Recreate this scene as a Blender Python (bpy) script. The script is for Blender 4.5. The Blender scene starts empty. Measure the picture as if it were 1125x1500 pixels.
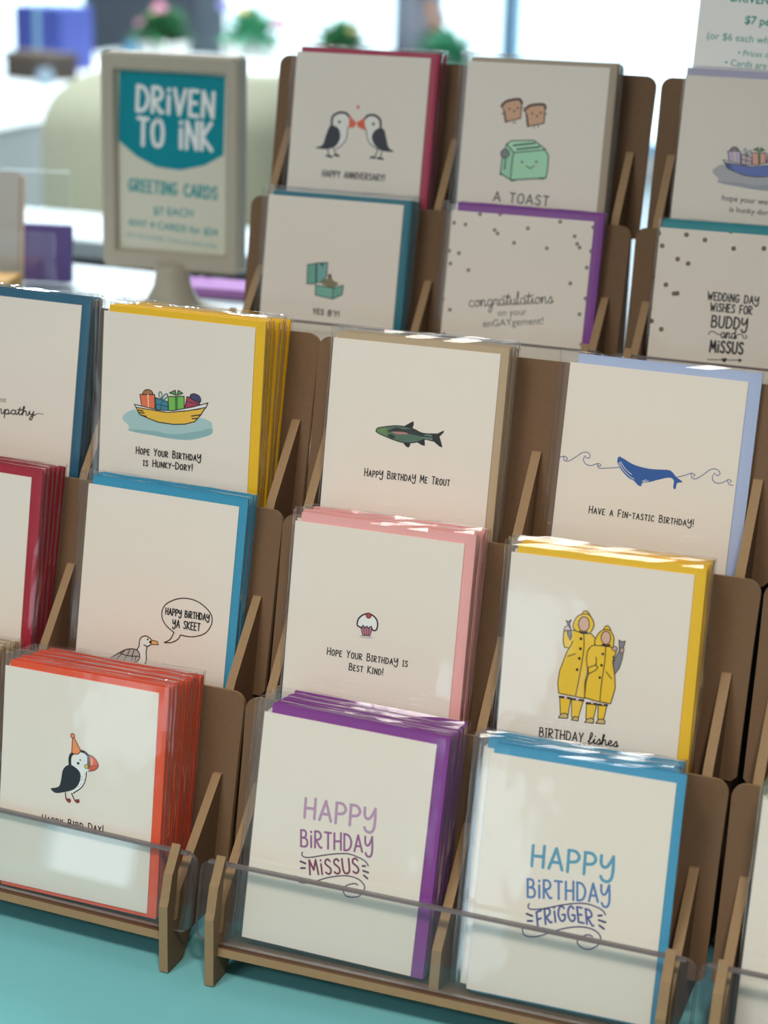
import bpy, bmesh, math, random
from mathutils import Vector, Matrix
from mathutils.geometry import tessellate_polygon
random.seed(7)
scene = bpy.context.scene
COL = scene.collection

# ------------------------------------------------------------------ camera, world, lights, exposure
Z0 = 0.768                       # height of the racks' own zero above the floor (tabletop is 0.75)
def P(x, y, z):                  # millimetres in the rack frame -> metres in the world
    return Vector((x / 1000, y / 1000, z / 1000 + Z0))
CAM_M = ((0.9382540, -0.1315834, 0.3199457), (0.3446977, 0.2770513, -0.8968980), (0.0293755, 0.9518027, 0.3053010))
cd = bpy.data.cameras.new('camera')
cam = bpy.data.objects.new('camera', cd); COL.objects.link(cam)
mw = Matrix([list(r) + [0] for r in CAM_M] + [[0, 0, 0, 1]])
mw.translation = P(444.17, -975.98, 609.16)
cam.matrix_world = mw
cd.sensor_fit = 'HORIZONTAL'; cd.sensor_width = 36.0; cd.lens = 36.0 * 2819.5 / 1125
cd.clip_start = 0.05; cd.clip_end = 100
cd.dof.use_dof = True; cd.dof.focus_distance = 1.20; cd.dof.aperture_fstop = 8.0
scene.camera = cam
scene.view_settings.view_transform = 'Standard'; scene.view_settings.look = 'None'
scene.view_settings.gamma = 1.0; scene.view_settings.exposure = -0.22
scene.cycles.transparent_max_bounces = 64
scene.cycles.max_bounces = 10

world = bpy.data.worlds.new('daylight'); scene.world = world; world.use_nodes = True
bg = world.node_tree.nodes['Background']; bg.inputs[0].default_value = (0.74, 0.90, 1.0, 1); bg.inputs[1].default_value = 4.5

def area(name, loc, target, sx, sy, power, col):
    l = bpy.data.lights.new(name, 'AREA'); l.shape = 'RECTANGLE'; l.size = sx; l.size_y = sy; l.energy = power; l.color = col
    o = bpy.data.objects.new(name, l); COL.objects.link(o); o.location = loc
    o.rotation_euler = (Vector(target) - Vector(loc)).to_track_quat('-Z', 'Y').to_euler()
    return o
area('ceiling_panel_light', (-0.35, -1.35, 2.95), (-0.35, -1.30, 0.0), 0.7, 0.35, 20, (1.0, 0.94, 0.86))
area('fill_light_front', (-1.2, -3.1, 2.95), (-1.2, -3.1, 0), 1.2, 0.6, 45, (0.88, 0.95, 1.0))  # added fill, brightens the front wall mirrored in the guards
area('fill_light_middle', (-1.7, 1.9, 2.95), (-1.7, 1.9, 0), 0.6, 1.2, 120, (0.86, 0.95, 1.0))  # unseen lamp added to brighten the long table's skirt
area('fill_light_rear', (-2.6, 5.2, 2.95), (-2.6, 5.2, 0), 1.2, 0.6, 150, (0.86, 0.95, 1.0))  # extra fill added to lift the shop behind the racks
sp = bpy.data.lights.new('track_spot_light', 'SPOT'); sp.energy = 86; sp.color = (1.0, 0.885, 0.745); sp.spot_size = math.radians(46); sp.spot_blend = 1.0; sp.shadow_soft_size = 0.12
spo = bpy.data.objects.new('track_spot_light', sp); COL.objects.link(spo); spo.location = (0.75, -1.3, 2.6)
spo.rotation_euler = (Vector((0.15, -0.20, 0.72)) - spo.location).to_track_quat('-Z', 'Y').to_euler()

# ------------------------------------------------------------------ materials
def lin(c):
    return tuple((v / 255 / 12.92) if v / 255 <= 0.04045 else ((v / 255 + 0.055) / 1.055) ** 2.4 for v in c[:3]) + (1.0,)
_mats = {}
def mat(name, rgb, rough=0.6, noise=0.0, nscale=200.0, bump=0.0, spec=0.5, metal=0.0, stretch=None):
    if name in _mats: return _mats[name]
    m = bpy.data.materials.new(name); m.use_nodes = True; nt = m.node_tree; b = nt.nodes['Principled BSDF']
    b.inputs['Base Color'].default_value = lin(rgb); b.inputs['Roughness'].default_value = rough
    b.inputs['Specular IOR Level'].default_value = spec; b.inputs['Metallic'].default_value = metal
    if noise or bump:
        tc = nt.nodes.new('ShaderNodeTexCoord'); mp = nt.nodes.new('ShaderNodeMapping'); nz = nt.nodes.new('ShaderNodeTexNoise')
        nz.inputs['Scale'].default_value = nscale; nz.inputs['Detail'].default_value = 4
        if stretch: mp.inputs['Scale'].default_value = stretch
        nt.links.new(tc.outputs['Object'], mp.inputs['Vector']); nt.links.new(mp.outputs['Vector'], nz.inputs['Vector'])
        if noise:
            mx = nt.nodes.new('ShaderNodeMixRGB'); c = lin(rgb)
            mx.inputs[1].default_value = tuple(v * (1 - noise) for v in c[:3]) + (1,); mx.inputs[2].default_value = tuple(min(1, v * (1 + noise)) for v in c[:3]) + (1,)
            nt.links.new(nz.outputs['Fac'], mx.inputs[0]); nt.links.new(mx.outputs[0], b.inputs['Base Color'])
        if bump:
            bp = nt.nodes.new('ShaderNodeBump'); bp.inputs['Strength'].default_value = bump; bp.inputs['Distance'].default_value = 0.001
            nt.links.new(nz.outputs['Fac'], bp.inputs['Height']); nt.links.new(bp.outputs['Normal'], b.inputs['Normal'])
    _mats[name] = m; return m
def clear(name, tint, ior, rough, gloss_gain=1.0, bump=0.0, bscale=30.0, stretch=(1, 1, 1), haze=0.0, hcol=(0.8, 0.8, 0.82)):
    m = bpy.data.materials.new(name); m.use_nodes = True; nt = m.node_tree; nt.nodes.clear()
    out = nt.nodes.new('ShaderNodeOutputMaterial'); tr = nt.nodes.new('ShaderNodeBsdfTransparent'); gl = nt.nodes.new('ShaderNodeBsdfGlossy')
    mx = nt.nodes.new('ShaderNodeMixShader'); ge = nt.nodes.new('ShaderNodeNewGeometry'); ml = nt.nodes.new('ShaderNodeMath'); ml.operation = 'MULTIPLY'; ml.use_clamp = True
    ml.inputs[1].default_value = gloss_gain
    f0 = ((ior - 1) / (ior + 1)) ** 2
    def node(op, *vals):
        q = nt.nodes.new('ShaderNodeMath'); q.operation = op
        for i, v in enumerate(vals):
            if isinstance(v, (int, float)): q.inputs[i].default_value = v
            else: nt.links.new(v, q.inputs[i])
        return q.outputs[0]
    dt = nt.nodes.new('ShaderNodeVectorMath'); dt.operation = 'DOT_PRODUCT'
    nt.links.new(ge.outputs['Normal'], dt.inputs[0]); nt.links.new(ge.outputs['Incoming'], dt.inputs[1])
    fres = node('MULTIPLY_ADD', node('POWER', node('SUBTRACT', 1.0, node('ABSOLUTE', dt.outputs['Value'])), 5.0), 1 - f0, f0)
    tr.inputs[0].default_value = tuple(tint) + (1,); gl.inputs['Roughness'].default_value = rough; gl.inputs[0].default_value = (1, 1, 1, 1)
    if bump:
        tc = nt.nodes.new('ShaderNodeTexCoord'); mp = nt.nodes.new('ShaderNodeMapping'); nz = nt.nodes.new('ShaderNodeTexNoise'); bp = nt.nodes.new('ShaderNodeBump')
        mp.inputs['Scale'].default_value = stretch; nz.inputs['Scale'].default_value = bscale; nz.inputs['Detail'].default_value = 2
        bp.inputs['Strength'].default_value = bump; bp.inputs['Distance'].default_value = 0.002
        nt.links.new(tc.outputs['Object'], mp.inputs['Vector']); nt.links.new(mp.outputs[0], nz.inputs['Vector'])
        nt.links.new(nz.outputs['Fac'], bp.inputs['Height']); nt.links.new(bp.outputs[0], gl.inputs['Normal'])
    nt.links.new(fres, ml.inputs[0]); nt.links.new(ml.outputs[0], mx.inputs[0]); nt.links.new(tr.outputs[0], mx.inputs[1]); nt.links.new(gl.outputs[0], mx.inputs[2])
    last = mx.outputs[0]
    if haze:
        df = nt.nodes.new('ShaderNodeBsdfDiffuse'); df.inputs[0].default_value = tuple(hcol) + (1,); m2 = nt.nodes.new('ShaderNodeMixShader'); m2.inputs[0].default_value = haze
        nt.links.new(last, m2.inputs[1]); nt.links.new(df.outputs[0], m2.inputs[2]); last = m2.outputs[0]
    nt.links.new(last, out.inputs[0]); return m
M_KRAFT = mat('kraft_fibreboard', (122, 93, 67), 0.8, 0.10, 420, 0.15)
M_EDGE = mat('cut_fibreboard_edge', (160, 130, 95), 0.85, 0.08, 300, 0.1)
M_CARD = mat('white_card_stock', (246, 236, 223), 0.75, 0.02, 900, 0.05, 0.2)
M_SLEEVE = clear('clear_sleeve_film', (0.985, 0.985, 0.985), 1.45, 0.06, 1.1, 0.25, 26.0, (1, 0.6, 1))
M_SLVEDGE = clear('clear_sleeve_seam', (0.90, 0.90, 0.92), 1.6, 0.07, 2.6, 0.6, 60.0, (1, 0.5, 1), 0.10)
M_ACRYL = clear('clear_acrylic', (0.98, 0.985, 0.985), 1.49, 0.02, 1.0)
M_ACEDGE = clear('acrylic_cut_edge', (0.50, 0.46, 0.47), 1.49, 0.2, 1.5, haze=0.45, hcol=(0.33, 0.28, 0.28))
M_TEAL = mat('teal_tablecloth', (126, 200, 206), 0.9, 0.05, 14, 0.2, 0.2)
M_FOOT = mat('black_rubber', (20, 20, 22), 0.7)
M_SIGN = mat('ivory_plastic', (190, 180, 160), 0.45, 0, 0, 0, 0.4)
M_PAPER = mat('ivory_sign_paper', (228, 224, 204), 0.8, 0, 0, 0, 0.2)
M_MINT = mat('pale_mint_paper', (244, 242, 236), 0.8, 0, 0, 0, 0.2)
M_WHITE = mat('white_laminate', (198, 208, 211), 0.4)
M_DARK = mat('dark_laminate', (38, 40, 46), 0.6)
_nt = M_MINT.node_tree; _tl = _nt.nodes.new('ShaderNodeBsdfTranslucent'); _tl.inputs[0].default_value = lin((250, 244, 238)); _mx = _nt.nodes.new('ShaderNodeMixShader'); _mx.inputs[0].default_value = 0.6
_nt.links.new(_nt.nodes['Principled BSDF'].outputs[0], _mx.inputs[1]); _nt.links.new(_tl.outputs[0], _mx.inputs[2]); _nt.links.new(_mx.outputs[0], _nt.nodes['Material Output'].inputs[0])
def lift(rgb, k):                # paint values read off lit paper, brought back to the ink's own colour
    return tuple(min(250.0, 255 * ((v / 255) ** 2.2 * k) ** (1 / 2.2)) for v in rgb)
def flat(rgb): return mat('ink_%02x%02x%02x' % tuple(rgb), lift(rgb, 1.35) if max(rgb) > 75 else rgb, 0.7, 0, 0, 0, 0.15)

# ------------------------------------------------------------------ mesh helpers
def link(name, me, parent=None, mats=()):
    o = bpy.data.objects.new(name, me); COL.objects.link(o)
    if parent is not None: o.parent = parent
    for m in mats: me.materials.append(m)
    return o
def mesh_from(bm, name, smooth=False):
    me = bpy.data.meshes.new(name); bmesh.ops.recalc_face_normals(bm, faces=bm.faces); bm.to_mesh(me); bm.free()
    if smooth:
        for p in me.polygons: p.use_smooth = True
    return me
def add_box(bm, x0, x1, y0, y1, z0, z1, mi=0):
    v = [bm.verts.new((x, y, z)) for z in (z0, z1) for y in (y0, y1) for x in (x0, x1)]
    for q in ((0, 2, 3, 1), (4, 5, 7, 6), (0, 1, 5, 4), (2, 6, 7, 3), (0, 4, 6, 2), (1, 3, 7, 5)):
        bm.faces.new([v[i] for i in q]).material_index = mi
def bevel_all(bm, w, seg=2):
    bmesh.ops.bevel(bm, geom=list(bm.edges), offset=w, segments=seg, affect='EDGES', profile=0.5)
def add_prism(bm, poly, fn, a, b, side=0, cap=0):        # poly 2D extruded from a to b, fn maps (p, q, t) to 3D
    n = len(poly)
    va = [bm.verts.new(fn(p[0], p[1], a)) for p in poly]; vb = [bm.verts.new(fn(p[0], p[1], b)) for p in poly]
    tri = tessellate_polygon([[Vector((p[0], p[1], 0)) for p in poly]])
    for t in tri:
        for vs in (va, vb):
            try: bm.faces.new([vs[i] for i in t]).material_index = cap
            except ValueError: pass
    for i in range(n):
        j = (i + 1) % n
        bm.faces.new((va[i], va[j], vb[j], vb[i])).material_index = side
def add_lathe(bm, prof, n=32, c=(0, 0, 0)):
    rings = []
    for r, z in prof:
        rings.append([bm.verts.new((c[0] + r * math.cos(2 * math.pi * k / n), c[1] + r * math.sin(2 * math.pi * k / n), c[2] + z)) for k in range(n)])
    for a, b in zip(rings, rings[1:]):
        for k in range(n):
            bm.faces.new((a[k], a[(k + 1) % n], b[(k + 1) % n], b[k]))
    bm.faces.new(rings[0][::-1]); bm.faces.new(rings[-1])
def round_rect(x0, x1, y0, y1, r, seg=5, corners=(1, 1, 1, 1)):   # bl, br, tr, tl
    out = []
    for (cx, cy, a0, k, px, py) in ((x0 + r, y0 + r, 180, corners[0], x0, y0), (x1 - r, y0 + r, 270, corners[1], x1, y0), (x1 - r, y1 - r, 0, corners[2], x1, y1), (x0 + r, y1 - r, 90, corners[3], x0, y1)):
        if not k: out.append((px, py)); continue
        for i in range(seg + 1):
            a = math.radians(a0 + 90 * i / seg); out.append((cx + r * math.cos(a), cy + r * math.sin(a)))
    return out
def empty(name, label=None, cat=None, group=None):
    o = bpy.data.objects.new(name, None); o.empty_display_size = 0.02; COL.objects.link(o)
    tag(o, label, cat, group); return o
def tag(o, label=None, cat=None, group=None, kind=None):
    if label: o['label'] = label
    if cat: o['category'] = cat
    if group: o['group'] = group
    if kind: o['kind'] = kind
    return o

# ------------------------------------------------------------------ printed art: ribbons and fills in card millimetres
GLY = {
 'A': (.66, '0,0 .33,1 .66,0|.12,.33 .54,.33'), 'B': (.56, '0,0 .02,1|~0,1 .36,.98 .46,.78 .34,.58 .04,.54|~.04,.54 .44,.5 .56,.25 .42,.02 0,0'),
 'C': (.56, '~.54,.84 .34,1 .1,.84 0,.5 .1,.14 .34,0 .56,.14'), 'D': (.6, '0,0 .02,1|~0,1 .36,.94 .6,.62 .54,.25 .32,.04 0,0'),
 'E': (.46, '0,0 0,1|0,1 .44,1|0,.52 .36,.52|0,0 .46,0'), 'F': (.46, '0,0 0,1|0,1 .46,1|0,.5 .36,.5'),
 'G': (.6, '~.56,.84 .36,1 .12,.84 0,.48 .12,.1 .34,0 .56,.16 .58,.42|.34,.42 .6,.42'), 'H': (.58, '0,0 .02,1|.56,0 .58,1.04|.0,.5 .58,.52'),
 'I': (.22, '.11,0 .11,1|0,1 .22,1|0,0 .22,0'), '1': (.12, '.06,0 .06,.7|.06,.92 .07,.97'), 'K': (.56, '0,0 0,1|.52,1 .02,.46 .56,0'),
 'L': (.44, '0,1 0,0 .44,0'), 'M': (.74, '0,0 .08,1 .37,.3 .64,1 .74,0'), 'N': (.58, '0,0 .02,1 .56,0 .58,1'),
 'O': (.6, '~.3,1 .06,.8 0,.46 .1,.1 .3,0 .52,.12 .6,.5 .52,.86 .3,1'), 'P': (.54, '0,-.04 .02,1|~0,1 .36,.98 .54,.74 .4,.5 .02,.44'),
 'R': (.58, '0,0 .02,1|~0,1 .36,.98 .52,.76 .38,.54 .02,.48|~.1,.48 .3,.2 .46,.02 .58,.04'), 'S': (.5, '~.48,.86 .32,1 .1,.92 .06,.7 .26,.54 .46,.34 .42,.08 .2,0 0,.12'),
 'T': (.54, '.27,0 .29,1|0,1 .54,.98'), 'U': (.58, '~0,1 0,.3 .12,.04 .32,0 .5,.12 .56,.4 .58,1'), 'V': (.6, '0,1 .28,0 .6,1'), 'W': (.84, '0,1 .2,0 .42,.7 .62,0 .84,1'),
 'Y': (.56, '0,1 .28,.48 .56,1|.28,.48 .22,0'), '\u00a5': (.6, '~0,.96 0,.6 .14,.42 .34,.5 .56,.9|~.58,.98 .6,.5 .56,0 .4,-.24 .14,-.22 .02,-.04'),
 '-': (.34, '0,.46 .34,.48'), '!': (.1, '.05,.28 .06,1.02|.05,0 .05,.03'), "'": (.08, '.04,.8 .05,1'), ' ': (.3, ''), }
CUR = {
 'a': (.98, '~.75,.85 .45,1 .15,.75 .15,.25 .4,0 .65,.3 .78,.9|~.78,.9 .72,.3 .85,0 1.05,.25'), 'c': (.8, '~.7,.8 .45,1 .15,.7 .15,.25 .4,0 .65,.1 .85,.3'),
 'd': (.98, '~.75,.85 .45,1 .15,.75 .15,.25 .4,0 .65,.3 .85,1.9|~.85,1.9 .75,.3 .88,0 1.05,.25'), 'e': (.8, '~0,.2 .4,.5 .6,.8 .4,1 .15,.7 .15,.25 .4,0 .65,.1 .85,.3'),
 'f': (.72, '~0,.2 .4,.9 .6,1.7 .45,2 .3,1.5 .2,0 .05,-.9 .25,-.9 .35,-.1 .75,.2'), 'g': (.98, '~.75,.85 .45,1 .15,.75 .15,.25 .4,0 .65,.3 .78,.9|~.78,.9 .7,-.3 .5,-.95 .2,-.8 .5,-.1 1.05,.3'),
 'h': (.95, '~0,.2 .3,1.3 .4,1.9 .25,1.9 .15,.9 .1,0|~.1,0 .3,.8 .55,1 .65,.7 .65,.2 .8,0 1,.25'), 'i': (.5, '~0,.2 .25,.9 .2,.2 .35,0 .55,.25|.32,1.4 .36,1.45'),
 'l': (.5, '~0,.2 .3,1.2 .38,1.9 .22,1.8 .15,.4 .3,0 .55,.25'), 'm': (1.35, '~0,.2 .15,1 .12,0|~.12,0 .3,.8 .5,1 .58,.7 .55,0|~.55,0 .75,.8 .95,1 1.05,.7 1,.2 1.15,0 1.4,.25'),
 'n': (.95, '~0,.2 .15,1 .12,0|~.12,0 .3,.8 .55,1 .65,.7 .62,.2 .75,0 1,.25'), 'o': (.9, '~.5,1 .2,.8 .12,.4 .35,0 .65,.2 .7,.7 .5,1 .6,.8 .95,.85'),
 'p': (.95, '~0,.2 .2,1 .1,-.9|~.12,0 .3,.85 .6,1 .75,.6 .6,.1 .3,0|~.3,0 .7,.05 1,.25'), 'r': (.72, '~0,.2 .15,1 .3,.9 .55,.95 .5,.3 .6,0 .8,.25'),
 's': (.75, '~0,.1 .3,.7 .45,1 .6,.5 .5,.1 .2,.02|~.2,.02 .5,0 .8,.25'), 't': (.6, '~0,.2 .3,1 .38,1.7|~.38,1.7 .22,.4 .35,0 .65,.25|.05,1.15 .65,1.2'),
 'u': (.9, '~0,.2 .15,1 .15,.3 .35,0 .6,.3 .7,1|~.7,1 .65,.25 .8,0 1,.25'), 'y': (.9, '~0,.2 .15,1 .2,.4 .4,.2 .6,.5 .72,1|~.72,1 .6,-.3 .4,-.95 .15,-.8 .4,-.2 1,.3'), }
def strokes(spec):
    for s in spec.split('|'):
        if not s: continue
        sm = s[0] == '~'
        yield sm, [tuple(float(v) for v in q.split(',')) for q in s.lstrip('~').split()]
def catmull(pts, closed, n=5):
    m = len(pts)
    if m < 3: return list(pts)
    out = []
    for i in range(m if closed else m - 1):
        g = (lambda k: pts[k % m]) if closed else (lambda k: pts[min(max(k, 0), m - 1)])
        a, b, c, d = g(i - 1), g(i), g(i + 1), g(i + 2)
        for k in range(n):
            t = k / n
            out.append(tuple(0.5 * (2 * b[j] + (c[j] - a[j]) * t + (2 * a[j] - 5 * b[j] + 4 * c[j] - d[j]) * t * t + (3 * b[j] - a[j] - 3 * c[j] + d[j]) * t ** 3) for j in (0, 1)))
    if not closed: out.append(tuple(pts[-1]))
    return out
class Print:                                                     # one printed layer set, built flat on its paper
    def __init__(self): self.v = []; self.f = []; self.mi = []; self.mats = []; self.lay = 0
    def m(self, rgb):
        k = flat(rgb)
        if k not in self.mats: self.mats.append(k)
        return self.mats.index(k)
    def z(self): return 0.02 + 0.0065 * self.lay
    def poly(self, pts, rgb):
        n = len(self.v); z = self.z(); k = self.m(rgb)
        self.v += [(x, y, z) for x, y in pts]
        for t in tessellate_polygon([[Vector((x, y, 0)) for x, y in pts]]):
            a, b, c = (pts[i] for i in t)
            if (b[0] - a[0]) * (c[1] - a[1]) - (b[1] - a[1]) * (c[0] - a[0]) < 0: t = t[::-1]
            self.f.append([n + i for i in t]); self.mi.append(k)
    def disc(self, c, r, rgb, n=12):
        b = len(self.v); z = self.z()
        self.v += [(c[0] + r * math.cos(2 * math.pi * i / n), c[1] + r * math.sin(2 * math.pi * i / n), z) for i in range(n)]
        self.f.append(list(range(b, b + n))); self.mi.append(self.m(rgb))
    def line(self, pts, w, rgb):                                 # one ribbon per run between sharp corners, mitred, with round ends
        q = [pts[0]]
        for p in pts[1:]:
            if math.hypot(p[0] - q[-1][0], p[1] - q[-1][1]) > 1e-4: q.append(p)
        if len(q) < 2: return self.disc(q[0], w / 2, rgb, 8)
        run = [q[0]]
        for i in range(1, len(q)):
            run.append(q[i])
            if i < len(q) - 1:
                a = math.atan2(q[i][1] - q[i - 1][1], q[i][0] - q[i - 1][0]); b = math.atan2(q[i + 1][1] - q[i][1], q[i + 1][0] - q[i][0])
                if abs((b - a + math.pi) % (2 * math.pi) - math.pi) > 1.0: self.ribbon(run, w, rgb); run = [q[i]]
        self.ribbon(run, w, rgb)
    def ribbon(self, q, w, rgb):
        k = self.m(rgb); self.sub = (getattr(self, 'sub', 0) + 1) % 6; z = self.z() + 0.0009 * self.sub; n = len(q); h = w / 2
        d = [(q[i + 1][0] - q[i][0], q[i + 1][1] - q[i][1]) for i in range(n - 1)]; d = [(x / math.hypot(x, y), y / math.hypot(x, y)) for x, y in d]
        L, R = [], []
        for i in range(n):
            a, b = d[max(0, i - 1)], d[min(n - 2, i)]
            mx, my = -(a[1] + b[1]), a[0] + b[0]; m = math.hypot(mx, my); mx, my = mx / m, my / m
            t = h / max(0.75, mx * -b[1] + my * b[0])
            L.append((q[i][0] + mx * t, q[i][1] + my * t)); R.append((q[i][0] - mx * t, q[i][1] - my * t))
        def cap(c, ang): return [(c[0] + h * math.cos(ang + math.pi * j / 4), c[1] + h * math.sin(ang + math.pi * j / 4)) for j in (1, 2, 3)]
        e, s0 = d[-1], d[0]
        ring_end = [R[-1]] + cap(q[-1], math.atan2(e[1], e[0]) - math.pi / 2) + [L[-1]]
        ring_st = [L[0]] + cap(q[0], math.atan2(s0[1], s0[0]) + math.pi / 2) + [R[0]]
        b = len(self.v)
        self.v += [(x, y, z) for x, y in L] + [(x, y, z) for x, y in R]
        for i in range(n - 1): self.f.append([b + n + i, b + n + i + 1, b + i + 1, b + i]); self.mi.append(k)
        for ring in (ring_end, ring_st):
            b = len(self.v); self.v += [(x, y, z) for x, y in ring]; self.f.append(list(range(b, b + 5))); self.mi.append(k)
    def text(self, kind, rgb, w, s, a, b, h, arch):
        tab = GLY if kind == 't' else CUR
        gap = 0.27 if kind == 't' else 0.0
        L = math.hypot(b[0] - a[0], b[1] - a[1]); ux, uy = (b[0] - a[0]) / L, (b[1] - a[1]) / L; px, py = -uy, ux
        adv = []; x = 0
        for ch in s:
            k = 0.8 if (kind == 't' and ch.islower()) else 1.0
            gl = tab[ch.upper() if kind == 't' else ch] if ch != ' ' else (0.42, '')
            adv.append((x, k, gl)); x += gl[0] * k + gap
        sx = L / (x - gap)
        for x0, k, gl in adv:
            for sm, pts in strokes(gl[1]):
                pp = catmull(pts, False, 4) if sm else pts
                out = []
                for gx, gy in pp:
                    u = (x0 + gx * k) * sx; v = gy * k * h + arch * (1 - (2 * u / L - 1) ** 2)
                    out.append((a[0] + ux * u + px * v, a[1] + uy * u + py * v))
                self.line(out, w, rgb)
    def font(self, bold, rgb, s, a, b):
        cu = bpy.data.curves.new('type', 'FONT'); cu.body = s; cu.size = 1.0; cu.resolution_u = 3
        if bold: cu.offset = 0.018
        o = bpy.data.objects.new('type', cu); COL.objects.link(o)
        me = bpy.data.meshes.new_from_object(o.evaluated_get(bpy.context.evaluated_depsgraph_get()))
        bpy.data.objects.remove(o); bpy.data.curves.remove(cu)
        x0 = min(v.co.x for v in me.vertices); x1 = max(v.co.x for v in me.vertices)
        L = math.hypot(b[0] - a[0], b[1] - a[1]); ux, uy = (b[0] - a[0]) / L, (b[1] - a[1]) / L; k = L / (x1 - x0)
        n = len(self.v); z = self.z(); mi = self.m(rgb)
        for v in me.vertices:
            x, y = (v.co.x - x0) * k, v.co.y * k
            self.v.append((a[0] + ux * x - uy * y, a[1] + uy * x + ux * y, z))
        for p in me.polygons: self.f.append([n + i for i in p.vertices]); self.mi.append(mi)
        bpy.data.meshes.remove(me)
    def build(self, name, parent, ox=0, oy=0, oz=0, clip=None):
        if not self.f: return None
        me = bpy.data.meshes.new(name)
        me.from_pydata([((x + ox) / 1000, (y + oy) / 1000, (z + oz) / 1000) for x, y, z in self.v], [], self.f)
        for m in self.mats: me.materials.append(m)
        me.polygons.foreach_set('material_index', self.mi)
        if clip:                                                 # what is printed ends at the paper's edge
            bm = bmesh.new(); bm.from_mesh(me)
            for co, no in (((clip[0] / 1000, 0, 0), (-1, 0, 0)), ((clip[1] / 1000, 0, 0), (1, 0, 0)), ((0, clip[2] / 1000, 0), (0, -1, 0)), ((0, clip[3] / 1000, 0), (0, 1, 0))):
                bmesh.ops.bisect_plane(bm, geom=bm.verts[:] + bm.edges[:] + bm.faces[:], plane_co=co, plane_no=no, clear_outer=True)
            bm.to_mesh(me); bm.free()
        return link(name, me, parent)
def print_art(items, parent, oz=0, clip=None):
    pic, txt = Print(), Print()
    for k, it in enumerate(items):
        kind, rgb = it[0], it[1]
        dst = txt if kind in 'tcbB' else pic
        dst.lay = k
        if kind == 'f': dst.poly(catmull(it[3], True) if it[2] else it[3], rgb)
        elif kind == 's': dst.line(catmull(it[4], False) if it[3] else it[4], it[2], rgb)
        elif kind == 'd': dst.disc(it[2], it[3], rgb, 18)
        elif kind == 'D':
            for c in it[3]: dst.disc(c, it[2], rgb)
        elif kind in 'tc': dst.text(kind, rgb, it[2], it[3], it[4], it[5], it[6], it[7])
        else: dst.font(kind == 'B', rgb, it[3], it[4], it[5])
    pic.build('illustration', parent, oz=oz, clip=clip); txt.build('lettering', parent, oz=oz, clip=clip)
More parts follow.
